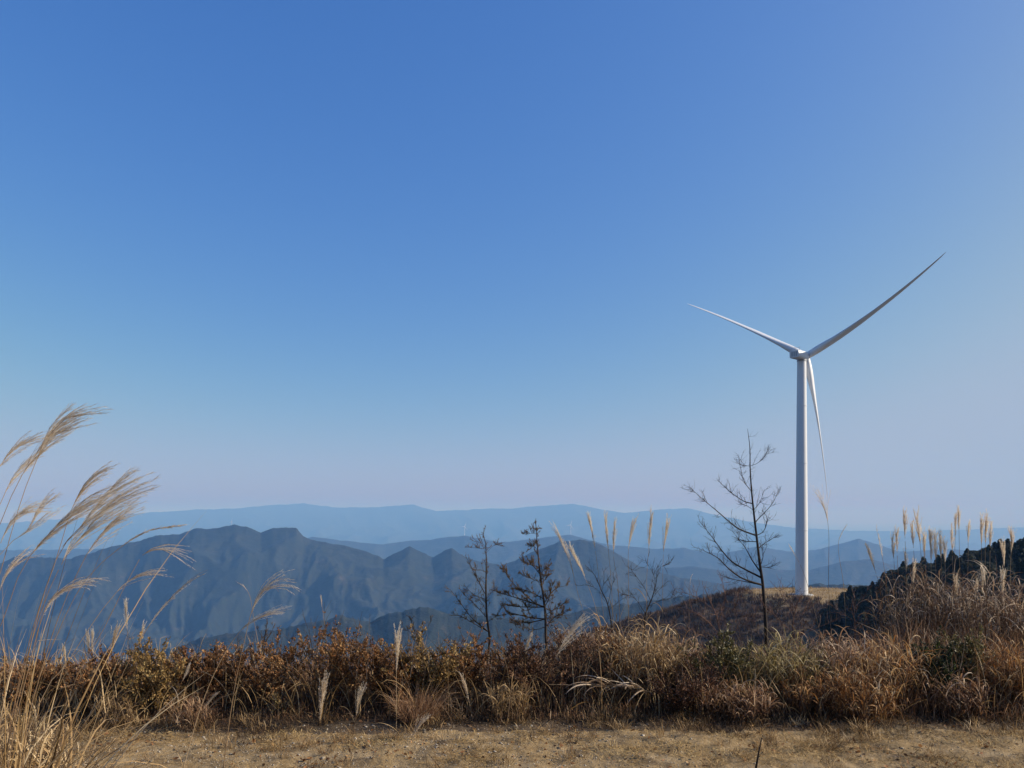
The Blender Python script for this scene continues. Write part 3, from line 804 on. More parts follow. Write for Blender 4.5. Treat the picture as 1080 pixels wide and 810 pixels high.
def cover():
    r = np.random.default_rng(90)
    # short dry turf on the clearing: patchy, dense near the bank
    mb = MB()
    P = spots(130000, -160, 1240, 4.5, 6.3, r)
    m = fbm(P[:, 0] * 1.6, P[:, 1] * 2.6, 7, 3) + 0.55 * (P[:, 1] - 5.35) + 0.10 * np.clip((P[:, 0] - 0.3), -1, 2.5)
    P = P[r.random(len(P)) < np.clip(m * 2.4 + 0.2, 0.04, 1) * np.clip((5.82 + 0.12 * gnoise(P[:, 0] * 2, P[:, 1] * 0, 5) - P[:, 1]) * 6, 0.06, 1)]
    n = len(P)
    blades(mb, P, r.uniform(0, 6.3, n), r.uniform(0.7, 1.55, n), r.uniform(0.015, 0.06, n), r.uniform(0.0015, 0.0034, n), r.uniform(-0.2, 0.8, n),
           np.clip(r.normal(0.5, 0.25, n) + 0.6 * fbm(P[:, 0] * 1.7, P[:, 1] * 3, 17, 3), 0, 1), 3, r, 0.8, fold=0)
    tag(mb.build('dry_turf', M['turf']), kind='stuff')
    # longer brown litter and stubble at the foot of the bank
    mb = MB()
    P = spots(80000, -160, 1240, 5.4, 7.8, r)
    m = 1.5 * fbm(P[:, 0] * 1.4, P[:, 1] * 1.8, 27, 3) + np.clip((P[:, 1] - 5.72) * 2.6, -0.6, 0.8)
    P = P[r.random(len(P)) < np.clip(m * 1.2 + 0.35, 0, 1)]
    n = len(P)
    blades(mb, P, r.uniform(0, 6.3, n), r.uniform(0.2, 1.35, n), r.uniform(0.03, 0.10, n), r.uniform(0.002, 0.005, n), r.uniform(0.0, 1.4, n),
           np.clip(r.normal(0.42, 0.25, n) + 0.3 * fbm(P[:, 0] * 1.3, P[:, 1] * 2, 37, 2), 0, 1), 4, r, 0.8, fold=0)
    tag(mb.build('brown_undergrowth', M['litter']), kind='stuff')
    # tangle of dead stems and blades filling the bank between the shrubs
    mb = MB()
    P = spots(28000, -160, 1240, 5.95, 7.6, r)
    m = fbm(P[:, 0] * 1.1, P[:, 1] * 1.1, 57, 3)
    n = len(P)
    px = CX + P[:, 0] / P[:, 1] * F
    top = np.interp(px, [0, 150, 350, 480, 560, 640, 700, 900, 960, 1080], [0.22, 0.25, 0.34, 0.30, 0.30, 0.42, 0.36, 0.42, 0.70, 0.70])
    H = top * r.uniform(0.45, 1.1, n) * np.clip((P[:, 1] - 5.85) * 1.8, 0.25, 1) * (1 + 0.5 * m)
    blades(mb, P, r.uniform(0, 6.3, n), np.abs(r.normal(0.1, 0.3, n)), np.maximum(H, 0.05), r.uniform(0.0018, 0.0055, n), r.uniform(-0.2, 1.6, n),
           np.clip(r.normal(0.38, 0.2, n) + 0.5 * m, 0, 1), 6, r, 0.8, fold=0, kink=0.3)
    tag(mb.build('dead_stem_tangle', M['rust']), kind='stuff')
    # straw-coloured blades breaking through the bank, and clumps spilling onto the clearing
    mb = MB()
    P = spots(2600, -160, 1240, 6.0, 7.4, r); n = len(P)
    blades(mb, P, r.uniform(0, 6.3, n), np.abs(r.normal(0.15, 0.3, n)), r.uniform(0.2, 0.62, n), r.uniform(0.003, 0.007, n), r.uniform(0.2, 2.0, n), np.clip(r.normal(0.6, 0.25, n), 0, 1), 7, r, 0.8, fold=0.3, kink=0.3)
    c = spots(330, -160, 1240, 4.9, 6.15, r); c = c[r.random(len(c)) < np.clip((c[:, 1] - 4.6) * 0.7, 0.1, 1)]
    P = np.repeat(c, 34, 0); n = len(P)
    P = P + np.stack([r.normal(0, 0.035, n), r.normal(0, 0.03, n), 0 * r.random(n)], -1)
    sz = np.repeat(r.uniform(0.5, 1.5, len(c)), 34)
    blades(mb, P, r.uniform(0, 6.3, n), r.uniform(0.1, 1.1, n), r.uniform(0.04, 0.12, n) * sz, r.uniform(0.002, 0.004, n), r.uniform(0.2, 1.6, n), np.clip(np.repeat(r.normal(0.4, 0.22, len(c)), 34) + r.normal(0, 0.15, n), 0, 1), 4, r, 0.8, fold=0)
    tag(mb.build('straw_grass', M['straw']), kind='stuff')
    # fallen leaves
    mb = MB()
    P = spots(5200, -200, 1280, 4.4, 6.9, r); P[:, 2] += 0.008
    P = P[r.random(len(P)) < np.clip(fbm(P[:, 0] * 1.3, P[:, 1] * 2.2, 47, 3) * 1.6 + 0.3, 0.04, 1)]
    n = len(P)
    d = r.normal(0, 1, (n, 3)); d[:, 2] *= 0.25
    leaves(mb, P, d, r.uniform(0.015, 0.04, n), np.clip(r.normal(0.35, 0.25, n), 0, 1), r)
    tag(mb.build('leaf_litter', M['leaf_russet']), kind='stuff')
    # pebbles
    mb = MB()
    P = spots(14000, -160, 1240, 4.4, 5.9, r)
    P = P[r.random(len(P)) < np.clip(0.55 - 0.5 * fbm(P[:, 0] * 1.6, P[:, 1] * 2.6, 7, 3) - 0.35 * np.clip(P[:, 0] - 0.5, -0.8, 1.5), 0.04, 1)]
    base = np.array([(1, 0, 0), (-1, 0, 0), (0, 1, 0), (0, -1, 0), (0, 0, 1), (0, 0, -1)], float)
    tri = np.array([(0, 2, 4), (2, 1, 4), (1, 3, 4), (3, 0, 4), (2, 0, 5), (1, 2, 5), (3, 1, 5), (0, 3, 5)])
    n = len(P); sz = r.lognormal(-5.35, 0.5, n)
    V = base[None] * r.uniform(0.6, 1.3, (n, 6, 1)) * sz[:, None, None] * np.array([1, 1, 0.65]) + P[:, None] + r.normal(0, 0.15, (n, 6, 3)) * sz[:, None, None]
    mb.add(V.reshape(-1, 3), (tri[None] + 6 * np.arange(n)[:, None, None]).reshape(-1, 3), np.repeat(np.clip(r.normal(0.5, 0.25, n), 0, 1), 6))
    tag(mb.build('gravel', M['pebble']), kind='stuff')
    # bare brown scrub on the knoll and on the slope below the bank
    mb = MB()
    def scrub(P, hmin, hmax, k, wd):
        n = len(P)
        H = r.uniform(hmin, hmax, n); Q = np.repeat(P, k, 0); hh = np.repeat(H, k)
        Q = Q + np.stack([r.normal(0, 0.3, n * k) * hh, r.normal(0, 0.3, n * k) * hh, 0 * hh], -1)
        t = np.clip(np.repeat(r.normal(0.4, 0.2, n), k) + r.normal(0, 0.12, n * k), 0, 1)
        blades(mb, Q, r.uniform(0, 6.3, n * k), np.abs(r.normal(0.15, 0.35, n * k)), hh * r.uniform(0.5, 1.1, n * k), hh * wd, r.uniform(-0.3, 0.8, n * k), t, 3, r, 1.5, fold=0)
    a = r.uniform(0, 6.3, 9000); q = np.sqrt(r.uniform(0.0, 1, 9000)) * 75
    X = TX + 10 + 1.25 * q * np.cos(a); Y = TY + 6 + q * np.sin(a)
    d = np.hypot((X - TX - 10) / 1.25, Y - TY - 6)
    ok = (d > 23 + 5 * gnoise(X / 9, Y / 9, 4)) & (Y < TY + 20)
    X, Y = X[ok], Y[ok]
    scrub(np.stack([X, Y, height(X, Y)], -1), 0.9, 2.4, 16, 0.09)
    P = spots(2600, 560, 1300, 9.0, 30, r)
    scrub(P, 0.25, 0.6, 14, 0.012)
    tag(mb.build('brown_scrub', M['scrub']), kind='stuff')
    # straw-coloured grass round the tower
    mb = MB()
    a = r.uniform(0, 6.3, 9000); q = np.sqrt(r.random(9000)) * 27
    X = TX + 10 + 1.25 * q * np.cos(a); Y = TY + 6 + q * np.sin(a)
    ok = np.hypot(X - TX, Y - TY) > 5
    X, Y = X[ok], Y[ok]; n = len(X)
    blades(mb, np.stack([X, Y, height(X, Y)], -1), r.uniform(0, 6.3, n), r.uniform(0, 0.5, n), r.uniform(0.3, 0.9, n), r.uniform(0.05, 0.14, n), r.uniform(0, 1, n), np.clip(r.normal(0.5, 0.2, n), 0, 1), 3, r, 1, fold=0)
    tag(mb.build('field_grass', M['turf']), kind='stuff')
cover()

# ------------------------------------------------------------------ conifers on the hill to the right
def conifer(label, seed, H, R, round_=False, name='conifer'):
    r = np.random.default_rng(seed)
    root = empty(name, (0, 0, 0), label, 'tree', 'conifers covering the dark hill')
    mb = MB(); mb.tube([(0, 0, -0.4), (0.03, 0, H * 0.5), (0, 0, H * 0.97)], [0.16, 0.10, 0.02], 6, 0.4)
    mb.build('trunk', M['bark_dark'], root)
    n = 3600
    t = r.random(n) ** 0.85
    z = H * (0.08 + 0.92 * t)
    if round_: prof = R * np.sqrt(np.clip(1 - ((t - 0.42) / 0.6) ** 2, 0.02, 1))
    else: prof = R * (1 - t) ** 0.8 + 0.1
    a = r.uniform(0, 6.3, n)
    lay = 1 + 0.22 * np.sin(t * 38 + 2 * np.sin(a)) + 0.25 * np.cos(a * 3 + seed)
    q = prof * np.sqrt(r.uniform(0.12, 1, n)) * lay
    P = np.stack([q * np.sin(a), q * np.cos(a), z], -1)
    d = unit(np.stack([np.sin(a), np.cos(a), r.uniform(-0.5, 0.35, n)], -1) + r.normal(0, 0.3, (n, 3)))
    s = r.uniform(0.22, 0.5, n) * (0.7 + 0.5 * (1 - t))
    K = np.stack([P - d * s[:, None] * 0.2, P + d * s[:, None] * 0.4, P + d * s[:, None] + np.array([0, 0, -0.08])], 1)
    sd = unit(np.cross(d, unit(UP + r.normal(0, 0.5, (n, 3)))))[:, None]
    mb = MB(); mb.ribbons(K, s[:, None] * np.array([0.12, 0.28, 0.04])[None], sd, np.clip(r.normal(0.5, 0.25, n), 0, 1))
    mb.build('crown', M['conifer'], root)
    return root

HILL = 'dark green conifer within the unbroken wood on the hill at the right edge'
protos = [conifer(HILL, 1, 6.2, 2.0), conifer(HILL, 2, 5.2, 2.3, True), conifer(HILL, 3, 6.6, 2.1), conifer(HILL, 4, 4.8, 2.5, True)]
used = set()
def place_tree(k, x, y, rz, sc, label=None):
    p = (x, y, hz(x, y) - 0.1)
    if k not in used:
        used.add(k); o = protos[k]; o.location = p; o.rotation_euler = (0, 0, rz); o.scale = (sc,) * 3
        if label: o['label'] = label
        return o
    return copy_tree(protos[k], p, rz, sc, label or HILL)
def plant_hill():
    r = np.random.default_rng(12)
    cells = {}
    cnt = 0
    for _ in range(9000):
        Y = r.uniform(168, 203); px = r.uniform(866, 1120)
        x = (px - CX) / F * Y
        if px < 905 and Y < 178: continue
        key = (round(x / 2.1), round(Y / 2.6))
        if key in cells: continue
        z = hz(x, Y)
        # keep it to what the bank in front does not hide
        py = HZ - (z + 4 - EYE) * F / Y
        if py > 668: continue
        cells[key] = 1; cnt += 1
        place_tree(int(r.integers(0, 4)), x, Y, r.uniform(0, 6.3), r.uniform(0.55, 0.85) * (0.9 if px < 930 else 1))
        if cnt >= 270: break
    for px, py_top, Y, sc, lab in [(911, 611, 182, 0.95, 'pointed dark conifer standing out nearest to the foot of the big wind turbine'),
                                   (899, 620, 180, 0.8, 'small dark conifer at the left end of the wood beside the straw-coloured field'),
                                   (934, 600, 186, 0.95, 'dark conifer on the lower skyline left of the dense cluster of pale plumes')]:
        x = (px - CX) / F * Y
        place_tree(0 if px != 934 else 2, x, Y, px, sc, lab)
plant_hill()

# ------------------------------------------------------------------ the bank: shrubs
def rise(px, Y, ytop):
    x = (px - CX) / F * Y
    return EYE - (ytop - HZ) / F * Y - hz(x, Y)

SHRUBS = [
    (42, 7.0, 703, .36, 'leaf_russet', 'russet dry shrub behind the tall wind-bent grass at the left edge', .40),
    (105, 6.9, 699, .34, 'leaf_russet', 'low reddish-brown shrub below the small feathery plumes on the left of the bank', .38),
    (160, 6.8, 689, .28, 'leaf_ochre', 'ochre-topped shrub, palest of the leafy shrubs on the left half of the bank', .52),
    (215, 7.0, 687, .36, 'leaf_russet', 'brown shrub just left of the two stems with the drooping plume', .42),
    (277, 7.1, 680, .38, 'leaf_russet', 'brown shrub directly behind the drooping looped plume', .45),
    (345, 7.0, 667, .42, 'leaf_russet', 'tallest russet shrub, a bushy peak left of the upright fan plume', .50),
    (400, 6.9, 682, .32, 'leaf_russet', 'dark brown shrub in the shallow dip left of the fan plume', .36),
    (450, 7.0, 677, .38, 'leaf_ochre', 'yellowish-brown shrub right of the upright fan plume', .48),
    (505, 7.1, 680, .38, 'leaf_russet', 'brown shrub at the foot of the thin leafless larch', .42),
    (560, 7.0, 681, .38, 'leaf_purple', 'dull dark shrub below the rusty spreading larch', .42),
    (615, 7.2, 664, .38, 'leaf_purple', 'dull purplish-brown shrub left of the straw-coloured arching tussock', .5),
    (712, 6.8, 700, .36, 'leaf_purple', 'low blackish-purple shrub right of the straw-coloured arching tussock', .35),
    (757, 7.1, 674, .30, 'leaf_olive', 'olive-green shrub left of the foot of the tall bare tree', .72),
    (985, 6.95, 682, .25, 'leaf_green', 'dark evergreen shrub among the dry grass below the right-hand plumes', .38),
    (1020, 7.0, 676, .18, 'leaf_olive', 'yellowish-green leafy shrub touching the right side of the dark evergreen shrub', .8),
]
for k, (px, Y, yt, rad, mt, lab, top) in enumerate(SHRUBS):
    Y = 6.2 + (Y - 6.8) * 0.9
    shrub(px, Y, rise(px, Y, yt), rad, mt, 'bark_grey' if mt != 'leaf_purple' else 'bark_dark', lab, 100 + k, top=top,
          n_leaf=7200 if mt != 'leaf_green' else 4200, leaf=0.0225 if mt not in ('leaf_purple', 'leaf_green') else (0.019 if mt == 'leaf_purple' else 0.028))
shrub(296, 6.12, 0.16, .10, 'leaf_ochre', 'bark_grey', 'tiny yellow-leaved seedling in front of the brown shrubs at the edge of the clearing', 131, n_leaf=150, leaf=0.026, stems=4, top=.8, name='seedling', cat='plant', group=None)

# ------------------------------------------------------------------ the bank: tussocks
TUSS = [
    (680, 6.75, 648, .30, 'straw', 'large straw-coloured tussock with arching blades right of the dull purplish shrub', 520, dict(tint=(.52, .24))),
    (650, 6.9, 655, .22, 'amber', 'orange-brown tussock half hidden behind the large straw-coloured one', 300, dict(tint=(.6, .2))),
    (612, 7.5, 655, .26, 'silver', 'silvery tangled tussock at the foot of the leaning double plume', 320, dict(tint=(.5, .2))),
    (785, 6.8, 678, .26, 'olive_straw', 'yellowish-brown tussock in front of the trunk of the tall bare tree', 330, dict(tint=(.45, .2))),
    (833, 6.75, 668, .26, 'olive_straw', 'yellowish-brown tussock directly below the foot of the big wind turbine', 380, dict(tint=(.5, .22))),
    (880, 6.8, 664, .28, 'rust', 'pinkish-brown tussock below the small pointed conifers', 420, dict(tint=(.6, .22))),
    (932, 6.6, 668, .24, 'amber', 'bright orange-brown tussock left of the dark evergreen shrub', 400, dict(tint=(.55, .2))),
    (965, 7.5, 590, .32, 'silver', 'tall brown tussock directly under the dense cluster of pale plumes', 460, dict(tint=(.38, .22), width=.010)),
    (1005, 7.6, 596, .30, 'silver', 'tall tussock of tangled brown blades behind the yellowish-green shrub', 420, dict(tint=(.42, .22), width=.010)),
    (1045, 7.3, 592, .32, 'silver', 'tall silvery tussock with pale hooked blades near the right edge', 460, dict(tint=(.62, .22))),
    (1085, 7.2, 604, .30, 'silver', 'silvery-brown tussock cut by the right edge of the picture', 360, dict(tint=(.5, .22))),
    (1058, 6.6, 672, .24, 'amber', 'rusty tussock in front of the tall silvery tussock at the right', 360, dict(tint=(.42, .2))),
    (1095, 6.55, 690, .22, 'straw', 'low yellowish tussock at the right edge of the bank', 260, dict(tint=(.45, .2))),
    (860, 6.4, 705, .22, 'amber', 'low rusty tussock at the edge of the clearing below the pinkish-brown tussock', 260, dict(tint=(.4, .2))),
    (740, 6.45, 712, .22, 'rust', 'low dark brown tussock at the foot of the olive-green shrub', 220, dict(tint=(.3, .2))),
    (905, 6.35, 700, .22, 'amber', 'orange-tinged low tussock in front of the bright orange-brown one', 280, dict(tint=(.5, .22))),
    (1010, 6.4, 708, .22, 'rust', 'low rusty tussock in front of the dark evergreen shrub', 240, dict(tint=(.4, .22))),
    (715, 7.2, 668, .24, 'rust', 'dull brown tussock between the straw-coloured tussock and the olive-green shrub', 300, dict(tint=(.4, .2))),
    (785, 6.35, 715, .2, 'rust', 'low brown tussock on the clearing edge right of the olive-green shrub', 220, dict(tint=(.38, .2))),
    (441, 6.25, 708, .12, 'rust', 'small hair-fine reddish tussock right of the upright fan plume', 420, dict(tint=(.55, .15), width=.0028, bend=(.5, 1.3), spread=.9, fountain=True)),
    (535, 6.3, 715, .14, 'straw', 'small pale tangled tussock below the rusty spreading larch', 150, dict(tint=(.5, .2), width=.007)),
    (120, 6.2, 725, .14, 'straw', 'small tawny tussock at the edge of the clearing near the left', 130, dict(tint=(.35, .2), width=.006)),
    (205, 6.15, 728, .13, 'rust', 'small brown tussock at the foot of the leaning plume on the left', 130, dict(tint=(.35, .2), width=.006)),
]
for k, (px, Y, yt, rad, mt, lab, n, kw) in enumerate(TUSS):
    Y = Y - 0.28 if Y < 7 else Y
    tussock(px, Y, rise(px, Y, yt) * 0.93, rad, mt, lab, 200 + k, n=n, **kw)
tussock(-8, 3.25, 0.92, .26, 'straw', 'near tussock of long straw blades at the bottom left corner', 240, n=440, fountain=True, tint=(.5, .24), width=.0085, bend=(.5, 2.4), spread=.8, group=None, dead=.8)
tussock(12, 3.7, 0.66, .24, 'straw', 'pale tangle of curled broken blades beside the near tussock at bottom left', 241, n=420, tint=(.66, .24), width=.010, bend=(.8, 2.6), spread=1.0, group=None, dead=.6)

tussock(-30, 3.1, 1.45, .2, 'straw', 'sheaf of tall thin stems leaning right at the left edge', 242, n=90, fountain=True, tint=(.5, .22), width=.0045, bend=(.1, .9), spread=.35, group=None, dead=0, name='grass_tussock', lean=(.25, 0))

# the flattened pale blades lying at the edge of the clearing
def fallen():
    r = np.random.default_rng(77)
    o = np.array([(655 - CX) / F * 6.15, 6.15, 0.0]); o[2] = hz(o[0], o[1])
    root = empty('fallen_grass_stalk', tuple(o), 'fallen grass stalk with a comb of broad pale drooping blades at the clearing edge', 'grass stalk')
    mb = MB()
    P = smooth_path([(0.28, 0.02, 0.16), (0.05, 0, 0.22), (-0.2, -0.03, 0.235), (-0.58, -0.06, 0.25)], 14)
    mb.tube(P, np.linspace(0.004, 0.0015, 14), 5, 0.8); mb.build('stem', M['stem'], root)
    mb = MB(); n = 22
    t = r.uniform(0, 0.62, n) * 13; i = t.astype(int); b = P[i] + (P[i + 1] - P[i]) * (t - i)[:, None]
    blades(mb, b + r.normal(0, 0.012, (n, 3)), r.normal(-1.7, 0.5, n), r.uniform(0.9, 1.5, n), r.uniform(0.16, 0.34, n), r.uniform(0.010, 0.019, n), r.uniform(0.5, 1.3, n), r.uniform(0.65, 1, n), 8, r, 0.5)
    mb.build('blades', M['silver'], root)
fallen()

# ------------------------------------------------------------------ seed-headed stalks
G1, G2, G3, G4 = 'wind-bent plumes at the left edge', 'upright plumes behind the straw-coloured tussock', 'plumes above the right end of the bank', 'plumes in front of the bank'
STALKS = [
    # left edge, near
    ([(-22, 700), (7, 580), (25, 520), (40, 482), (52, 456), (70, 440), (93, 435)], .26, 3.0, 'wind', 'tallest wind-bent plume at the left edge, its tip highest of all', 'plume_dark', G1),
    ([(-30, 640), (2, 548), (20, 507), (36, 482), (52, 462), (76, 448)], .34, 3.05, 'wind', 'bent plume half hidden behind the tallest one at the left edge', 'plume_dark', G1),
    ([(-38, 590), (-12, 512), (4, 486), (16, 472), (40, 461)], .38, 2.9, 'wind', 'upper bent plume entering at the left edge, left of the tallest', 'plume_dark', G1),
    ([(-30, 610), (0, 532), (12, 507), (24, 492), (34, 484)], .40, 3.2, 'wind', 'pale short plume below the upper bent plume at the left edge', 'plume', G1),
    ([(5, 805), (26, 709), (43, 637), (60, 588), (73, 544), (84, 520), (94, 506), (112, 493)], .20, 3.0, 'wind', 'reddish upright stem whose bent plume starts the middle group on the left', 'plume_dark', G1),
    ([(-20, 720), (5, 650), (24, 598), (53, 562), (73, 542), (90, 529), (106, 522)], .42, 2.9, 'wind', 'broad golden plume bending right, lowest left of the middle group', 'plume_dark', G1),
    ([(12, 760), (30, 680), (45, 630), (64, 580), (89, 551), (107, 529), (133, 500)], .36, 3.1, 'wind', 'long straight silky plume with its tip highest on the right of the middle group', 'plume', G1),
    ([(4, 790), (40, 655), (67, 591), (89, 562), (111, 536), (135, 518)], .36, 3.15, 'wind', 'silky white plume just under the long straight one on the left', 'plume', G1),
    ([(25, 790), (40, 720), (62, 650), (87, 593), (101, 572), (117, 553), (136, 543)], .24, 3.0, 'wind', 'lowest white plume on the right of the middle group, before the blue ridge', 'plume_dark', G1),
    ([(10, 800), (30, 705), (46, 647), (62, 625), (79, 616), (95, 617)], .32, 2.8, 'droop', 'golden plume curving over level with the blue ridge on the left', 'plume_dark', G1),
    ([(-25, 650), (0, 584), (29, 560), (40, 541), (54, 528)], .45, 3.3, 'wind', 'thin faint plume between the tallest plume and the middle group', 'plume', G1),
    ([(40, 745), (70, 700), (110, 640), (140, 610), (168, 604)], .30, 3.4, 'droop', 'faint feathery plume drooping before the dark mountain face', 'plume_dark', G1),
    ([(30, 755), (60, 670), (90, 612), (130, 575), (160, 559), (206, 552)], .30, 3.5, 'sparse', 'long thin stem with a sparse tip reaching right above the mountain crest', 'plume_dark', G1),
    ([(70, 740), (110, 662), (135, 612), (152, 584), (172, 580), (192, 594)], .22, 3.6, 'droop', 'thin stem with a small nodding tip on the mountain face', 'plume', G1),
    ([(-18, 690), (0, 622), (14, 596), (34, 590)], .45, 2.9, 'droop', 'golden plume curling over at the left edge below the crest of the blue ridge', 'plume_dark', G1),
    ([(-30, 680), (-8, 600), (8, 556), (26, 540), (42, 540)], .38, 2.8, 'wind', 'pale plume drooping at the left edge beneath the short pale one', 'plume', G1),
    # in front of the bank
    ([(98, 790), (125, 720), (150, 672), (168, 645), (186, 625), (205, 608), (228, 597)], .50, 4.6, 'sparse', 'leaning brown plume with white tufts at its tip, before the mountain face', 'plume_dark', G4),
    ([(236, 806), (247, 728), (257, 680), (266, 643), (276, 625), (290, 620), (298, 632)], .28, 4.7, 'droop', 'upright stem with a looped drooping plume on the left of the bank', 'plume', G4),
    ([(196, 800), (212, 745), (232, 698), (254, 665), (272, 652), (292, 641)], .26, 4.75, 'droop', 'leaning stem crossing under the looped drooping plume', 'plume', G4),
    ([(418, 772), (418, 740), (418, 712), (419, 688), (421, 660)], .46, 5.8, 'fan', 'upright cream fan-shaped plume standing alone before the middle of the bank', 'plume', G4),
    ([(336, 778), (337, 768), (339, 742), (346, 713)], .85, 5.9, 'fan', 'short brownish plume left of the fan plume at the clearing edge', 'plume_dark', G4),
    ([(374, 770), (375, 760), (378, 740), (386, 722)], .80, 5.95, 'fan', 'smallest short plume, midway between the brownish one and the fan plume', 'plume', G4),
    ([(424, 800), (430, 785), (440, 768), (452, 757)], .72, 5.5, 'fan', 'low cream plume leaning right over the clearing, lowest of the plumes', 'plume', G4),
    ([(500, 772), (497, 750), (492, 730), (487, 713)], .70, 6.0, 'tight', 'thin brownish plume leaning left, below the leafless larch', 'plume_dark', G4),
    ([(545, 735), (548, 712), (553, 690), (560, 668)], .55, 6.3, 'tight', 'golden ragged plume standing between the two larches', 'plume_dark', G4),
    ([(570, 745), (577, 718), (585, 695), (598, 672), (613, 652)], .48, 6.25, 'wind', 'pale plume leaning right in front of the dull purplish shrub', 'plume', G4),
    ([(184, 742), (188, 728), (195, 712), (201, 697)], .55, 6.0, 'tight', 'pale slim plume leaning right on the left of the bank', 'plume', G4),
    ([(205, 768), (212, 752), (222, 738), (230, 731)], .60, 5.9, 'tight', 'small low plume lying toward the right below the brown shrubs', 'plume_dark', G4),
    # behind the left half of the bank
    ([(136, 700), (134, 662), (132, 634)], .50, 7.9, 'tuft', 'slim white plume standing highest behind the left end of the bank', 'plume', None),
    ([(97, 712), (94, 690), (92, 665)], .55, 7.8, 'tuft', 'left one of a close pair of short white plumes above the low reddish shrub', 'plume', None),
    ([(100, 712), (98, 690), (97, 664)], .55, 7.85, 'tuft', 'right one of a close pair of short white plumes above the low reddish shrub', 'plume', None),
    ([(72, 720), (69, 700), (67, 680)], .60, 7.7, 'tuft', 'short white plume left of the close white pair', 'plume', None),
    ([(114, 708), (117, 690), (121, 672), (128, 658)], .70, 7.8, 'fan', 'feathery buff plume right of the close white pair', 'plume_dark', None),
    ([(140, 706), (143, 690), (148, 672), (152, 657)], .50, 7.9, 'tuft', 'thin buff plume leaning right beside the slim white plume', 'plume_dark', None),
    ([(276, 700), (268, 655), (262, 625), (246, 611)], .22, 8.0, 'sparse', 'thin stem with a tiny tip nodding left above the looped plume', 'plume', None),
    ([(345, 700), (343, 665), (338, 628)], .20, 7.8, 'tight', 'thin stem with a tiny white head above the tallest russet shrub', 'plume', None),
    # behind the straw tussock
    ([(630, 690), (612, 635), (603, 600), (592, 570), (582, 554)], .42, 7.9, 'tight', 'long plume leaning left, leftmost of the group before the round peak', 'plume', G2),
    ([(637, 690), (628, 640), (612, 598), (599, 575)], .38, 7.8, 'tight', 'second leaning plume close beneath the long left-leaning one', 'plume', G2),
    ([(641, 690), (633, 620), (627, 575), (620, 542)], .26, 8.0, 'tight', 'upright plume before the round blue peak', 'plume', G2),
    ([(648, 690), (645, 620), (642, 585), (638, 540)], .30, 8.1, 'tight', 'tall plume with a close twin on its right, right of the round peak', 'plume', G2),
    ([(655, 690), (652, 620), (647, 585), (649, 547)], .26, 8.0, 'tight', 'right twin of the tall plume right of the round peak', 'plume', G2),
    ([(663, 690), (663, 620), (663, 578), (669, 547)], .24, 7.9, 'fan', 'broad plume in the middle of the upright group', 'plume', G2),
    ([(683, 690), (682, 620), (684, 580), (687, 538)], .28, 8.1, 'tight', 'tallest and straightest plume of the upright group', 'plume', G2),
    ([(700, 690), (699, 625), (700, 580), (705, 546)], .27, 8.0, 'fan', 'rightmost plume of the upright group, left of the bare tree', 'plume', G2),
    ([(727, 690), (727, 640), (728, 612), (731, 604)], .20, 7.8, 'sparse', 'thin weedy stem between the upright group and the bare tree', 'plume', None),
    # round the tower
    ([(878, 690), (874, 620), (874, 560), (868, 534), (856, 524)], .22, 7.7, 'droop', 'thin stem with a drooping plume just right of the turbine tower', 'plume', None),
    ([(893, 690), (890, 620), (884, 575), (893, 552)], .16, 7.9, 'sparse', 'hair-thin bare stem right of the drooping plume by the tower', 'plume', None),
    ([(870, 690), (858, 640), (846, 600), (830, 572)], .20, 7.8, 'sparse', 'thin stem leaning left across the foot of the tower', 'plume', None),
    ([(945, 690), (934, 640), (924, 605), (913, 574)], .28, 7.5, 'tight', 'golden plume leaning left, first of the right-hand plumes', 'plume_dark', G3),
    ([(938, 690), (936, 630), (931, 590), (923, 552)], .28, 7.8, 'sparse', 'pale sparse plume above the golden left-leaning one', 'plume', G3),
    # right cluster
    ([(957, 680), (956, 620), (955, 580), (953, 537)], .22, 7.6, 'tuft', 'tall slim brown plume rising left of the fattest plume', 'plume_dark', G3),
    ([(975, 680), (973, 620), (971, 580), (966, 538)], .26, 7.5, 'tuft', 'fattest golden plume, tallest of the dense right-hand cluster', 'plume_dark', G3),
    ([(968, 680), (966, 620), (964, 585), (961, 550)], .22, 7.7, 'tuft', 'brown plume squeezed between the tall slim one and the fattest one', 'plume_dark', G3),
    ([(950, 680), (949, 640), (947, 600), (945, 556)], .22, 7.65, 'tuft', 'upper one of the dark brown pair at the left of the dense cluster', 'plume_dark', G3),
    ([(946, 680), (946, 640), (944, 605), (940, 563)], .22, 7.7, 'tuft', 'lower one of the dark brown pair at the left of the dense cluster', 'plume_dark', G3),
    ([(959, 680), (958, 640), (956, 610), (954, 581)], .24, 7.5, 'tuft', 'lowest small plume under the dark brown pair', 'plume_dark', G3),
    ([(979, 680), (978, 640), (976, 600), (974, 560)], .28, 7.55, 'tuft', 'cream plume just below the right side of the fattest plume', 'plume', G3),
    ([(984, 680), (983, 640), (982, 600), (981, 556)], .30, 7.6, 'tuft', 'silvery plume at the centre of the dense cluster', 'plume', G3),
    ([(990, 680), (988, 640), (987, 600), (986, 562)], .28, 7.5, 'tuft', 'silvery plume right of the one at the centre of the cluster', 'plume', G3),
    ([(997, 680), (995, 640), (993, 600), (991, 560)], .28, 7.6, 'tuft', 'pale plume second from the right in the dense cluster', 'plume', G3),
    ([(998, 680), (998, 640), (997, 605), (996, 568)], .26, 7.7, 'tuft', 'pale plume at the right side of the dense cluster', 'plume', G3),
    ([(962, 680), (963, 650), (963, 620), (964, 590)], .30, 7.45, 'tuft', 'buff plume low in the dense cluster, below the tall slim brown one', 'plume_dark', G3),
    ([(1007, 680), (1008, 630), (1007, 590), (1008, 542)], .20, 7.6, 'tuft', 'left one of a thin brown pair rising above the wooded hill', 'plume_dark', G3),
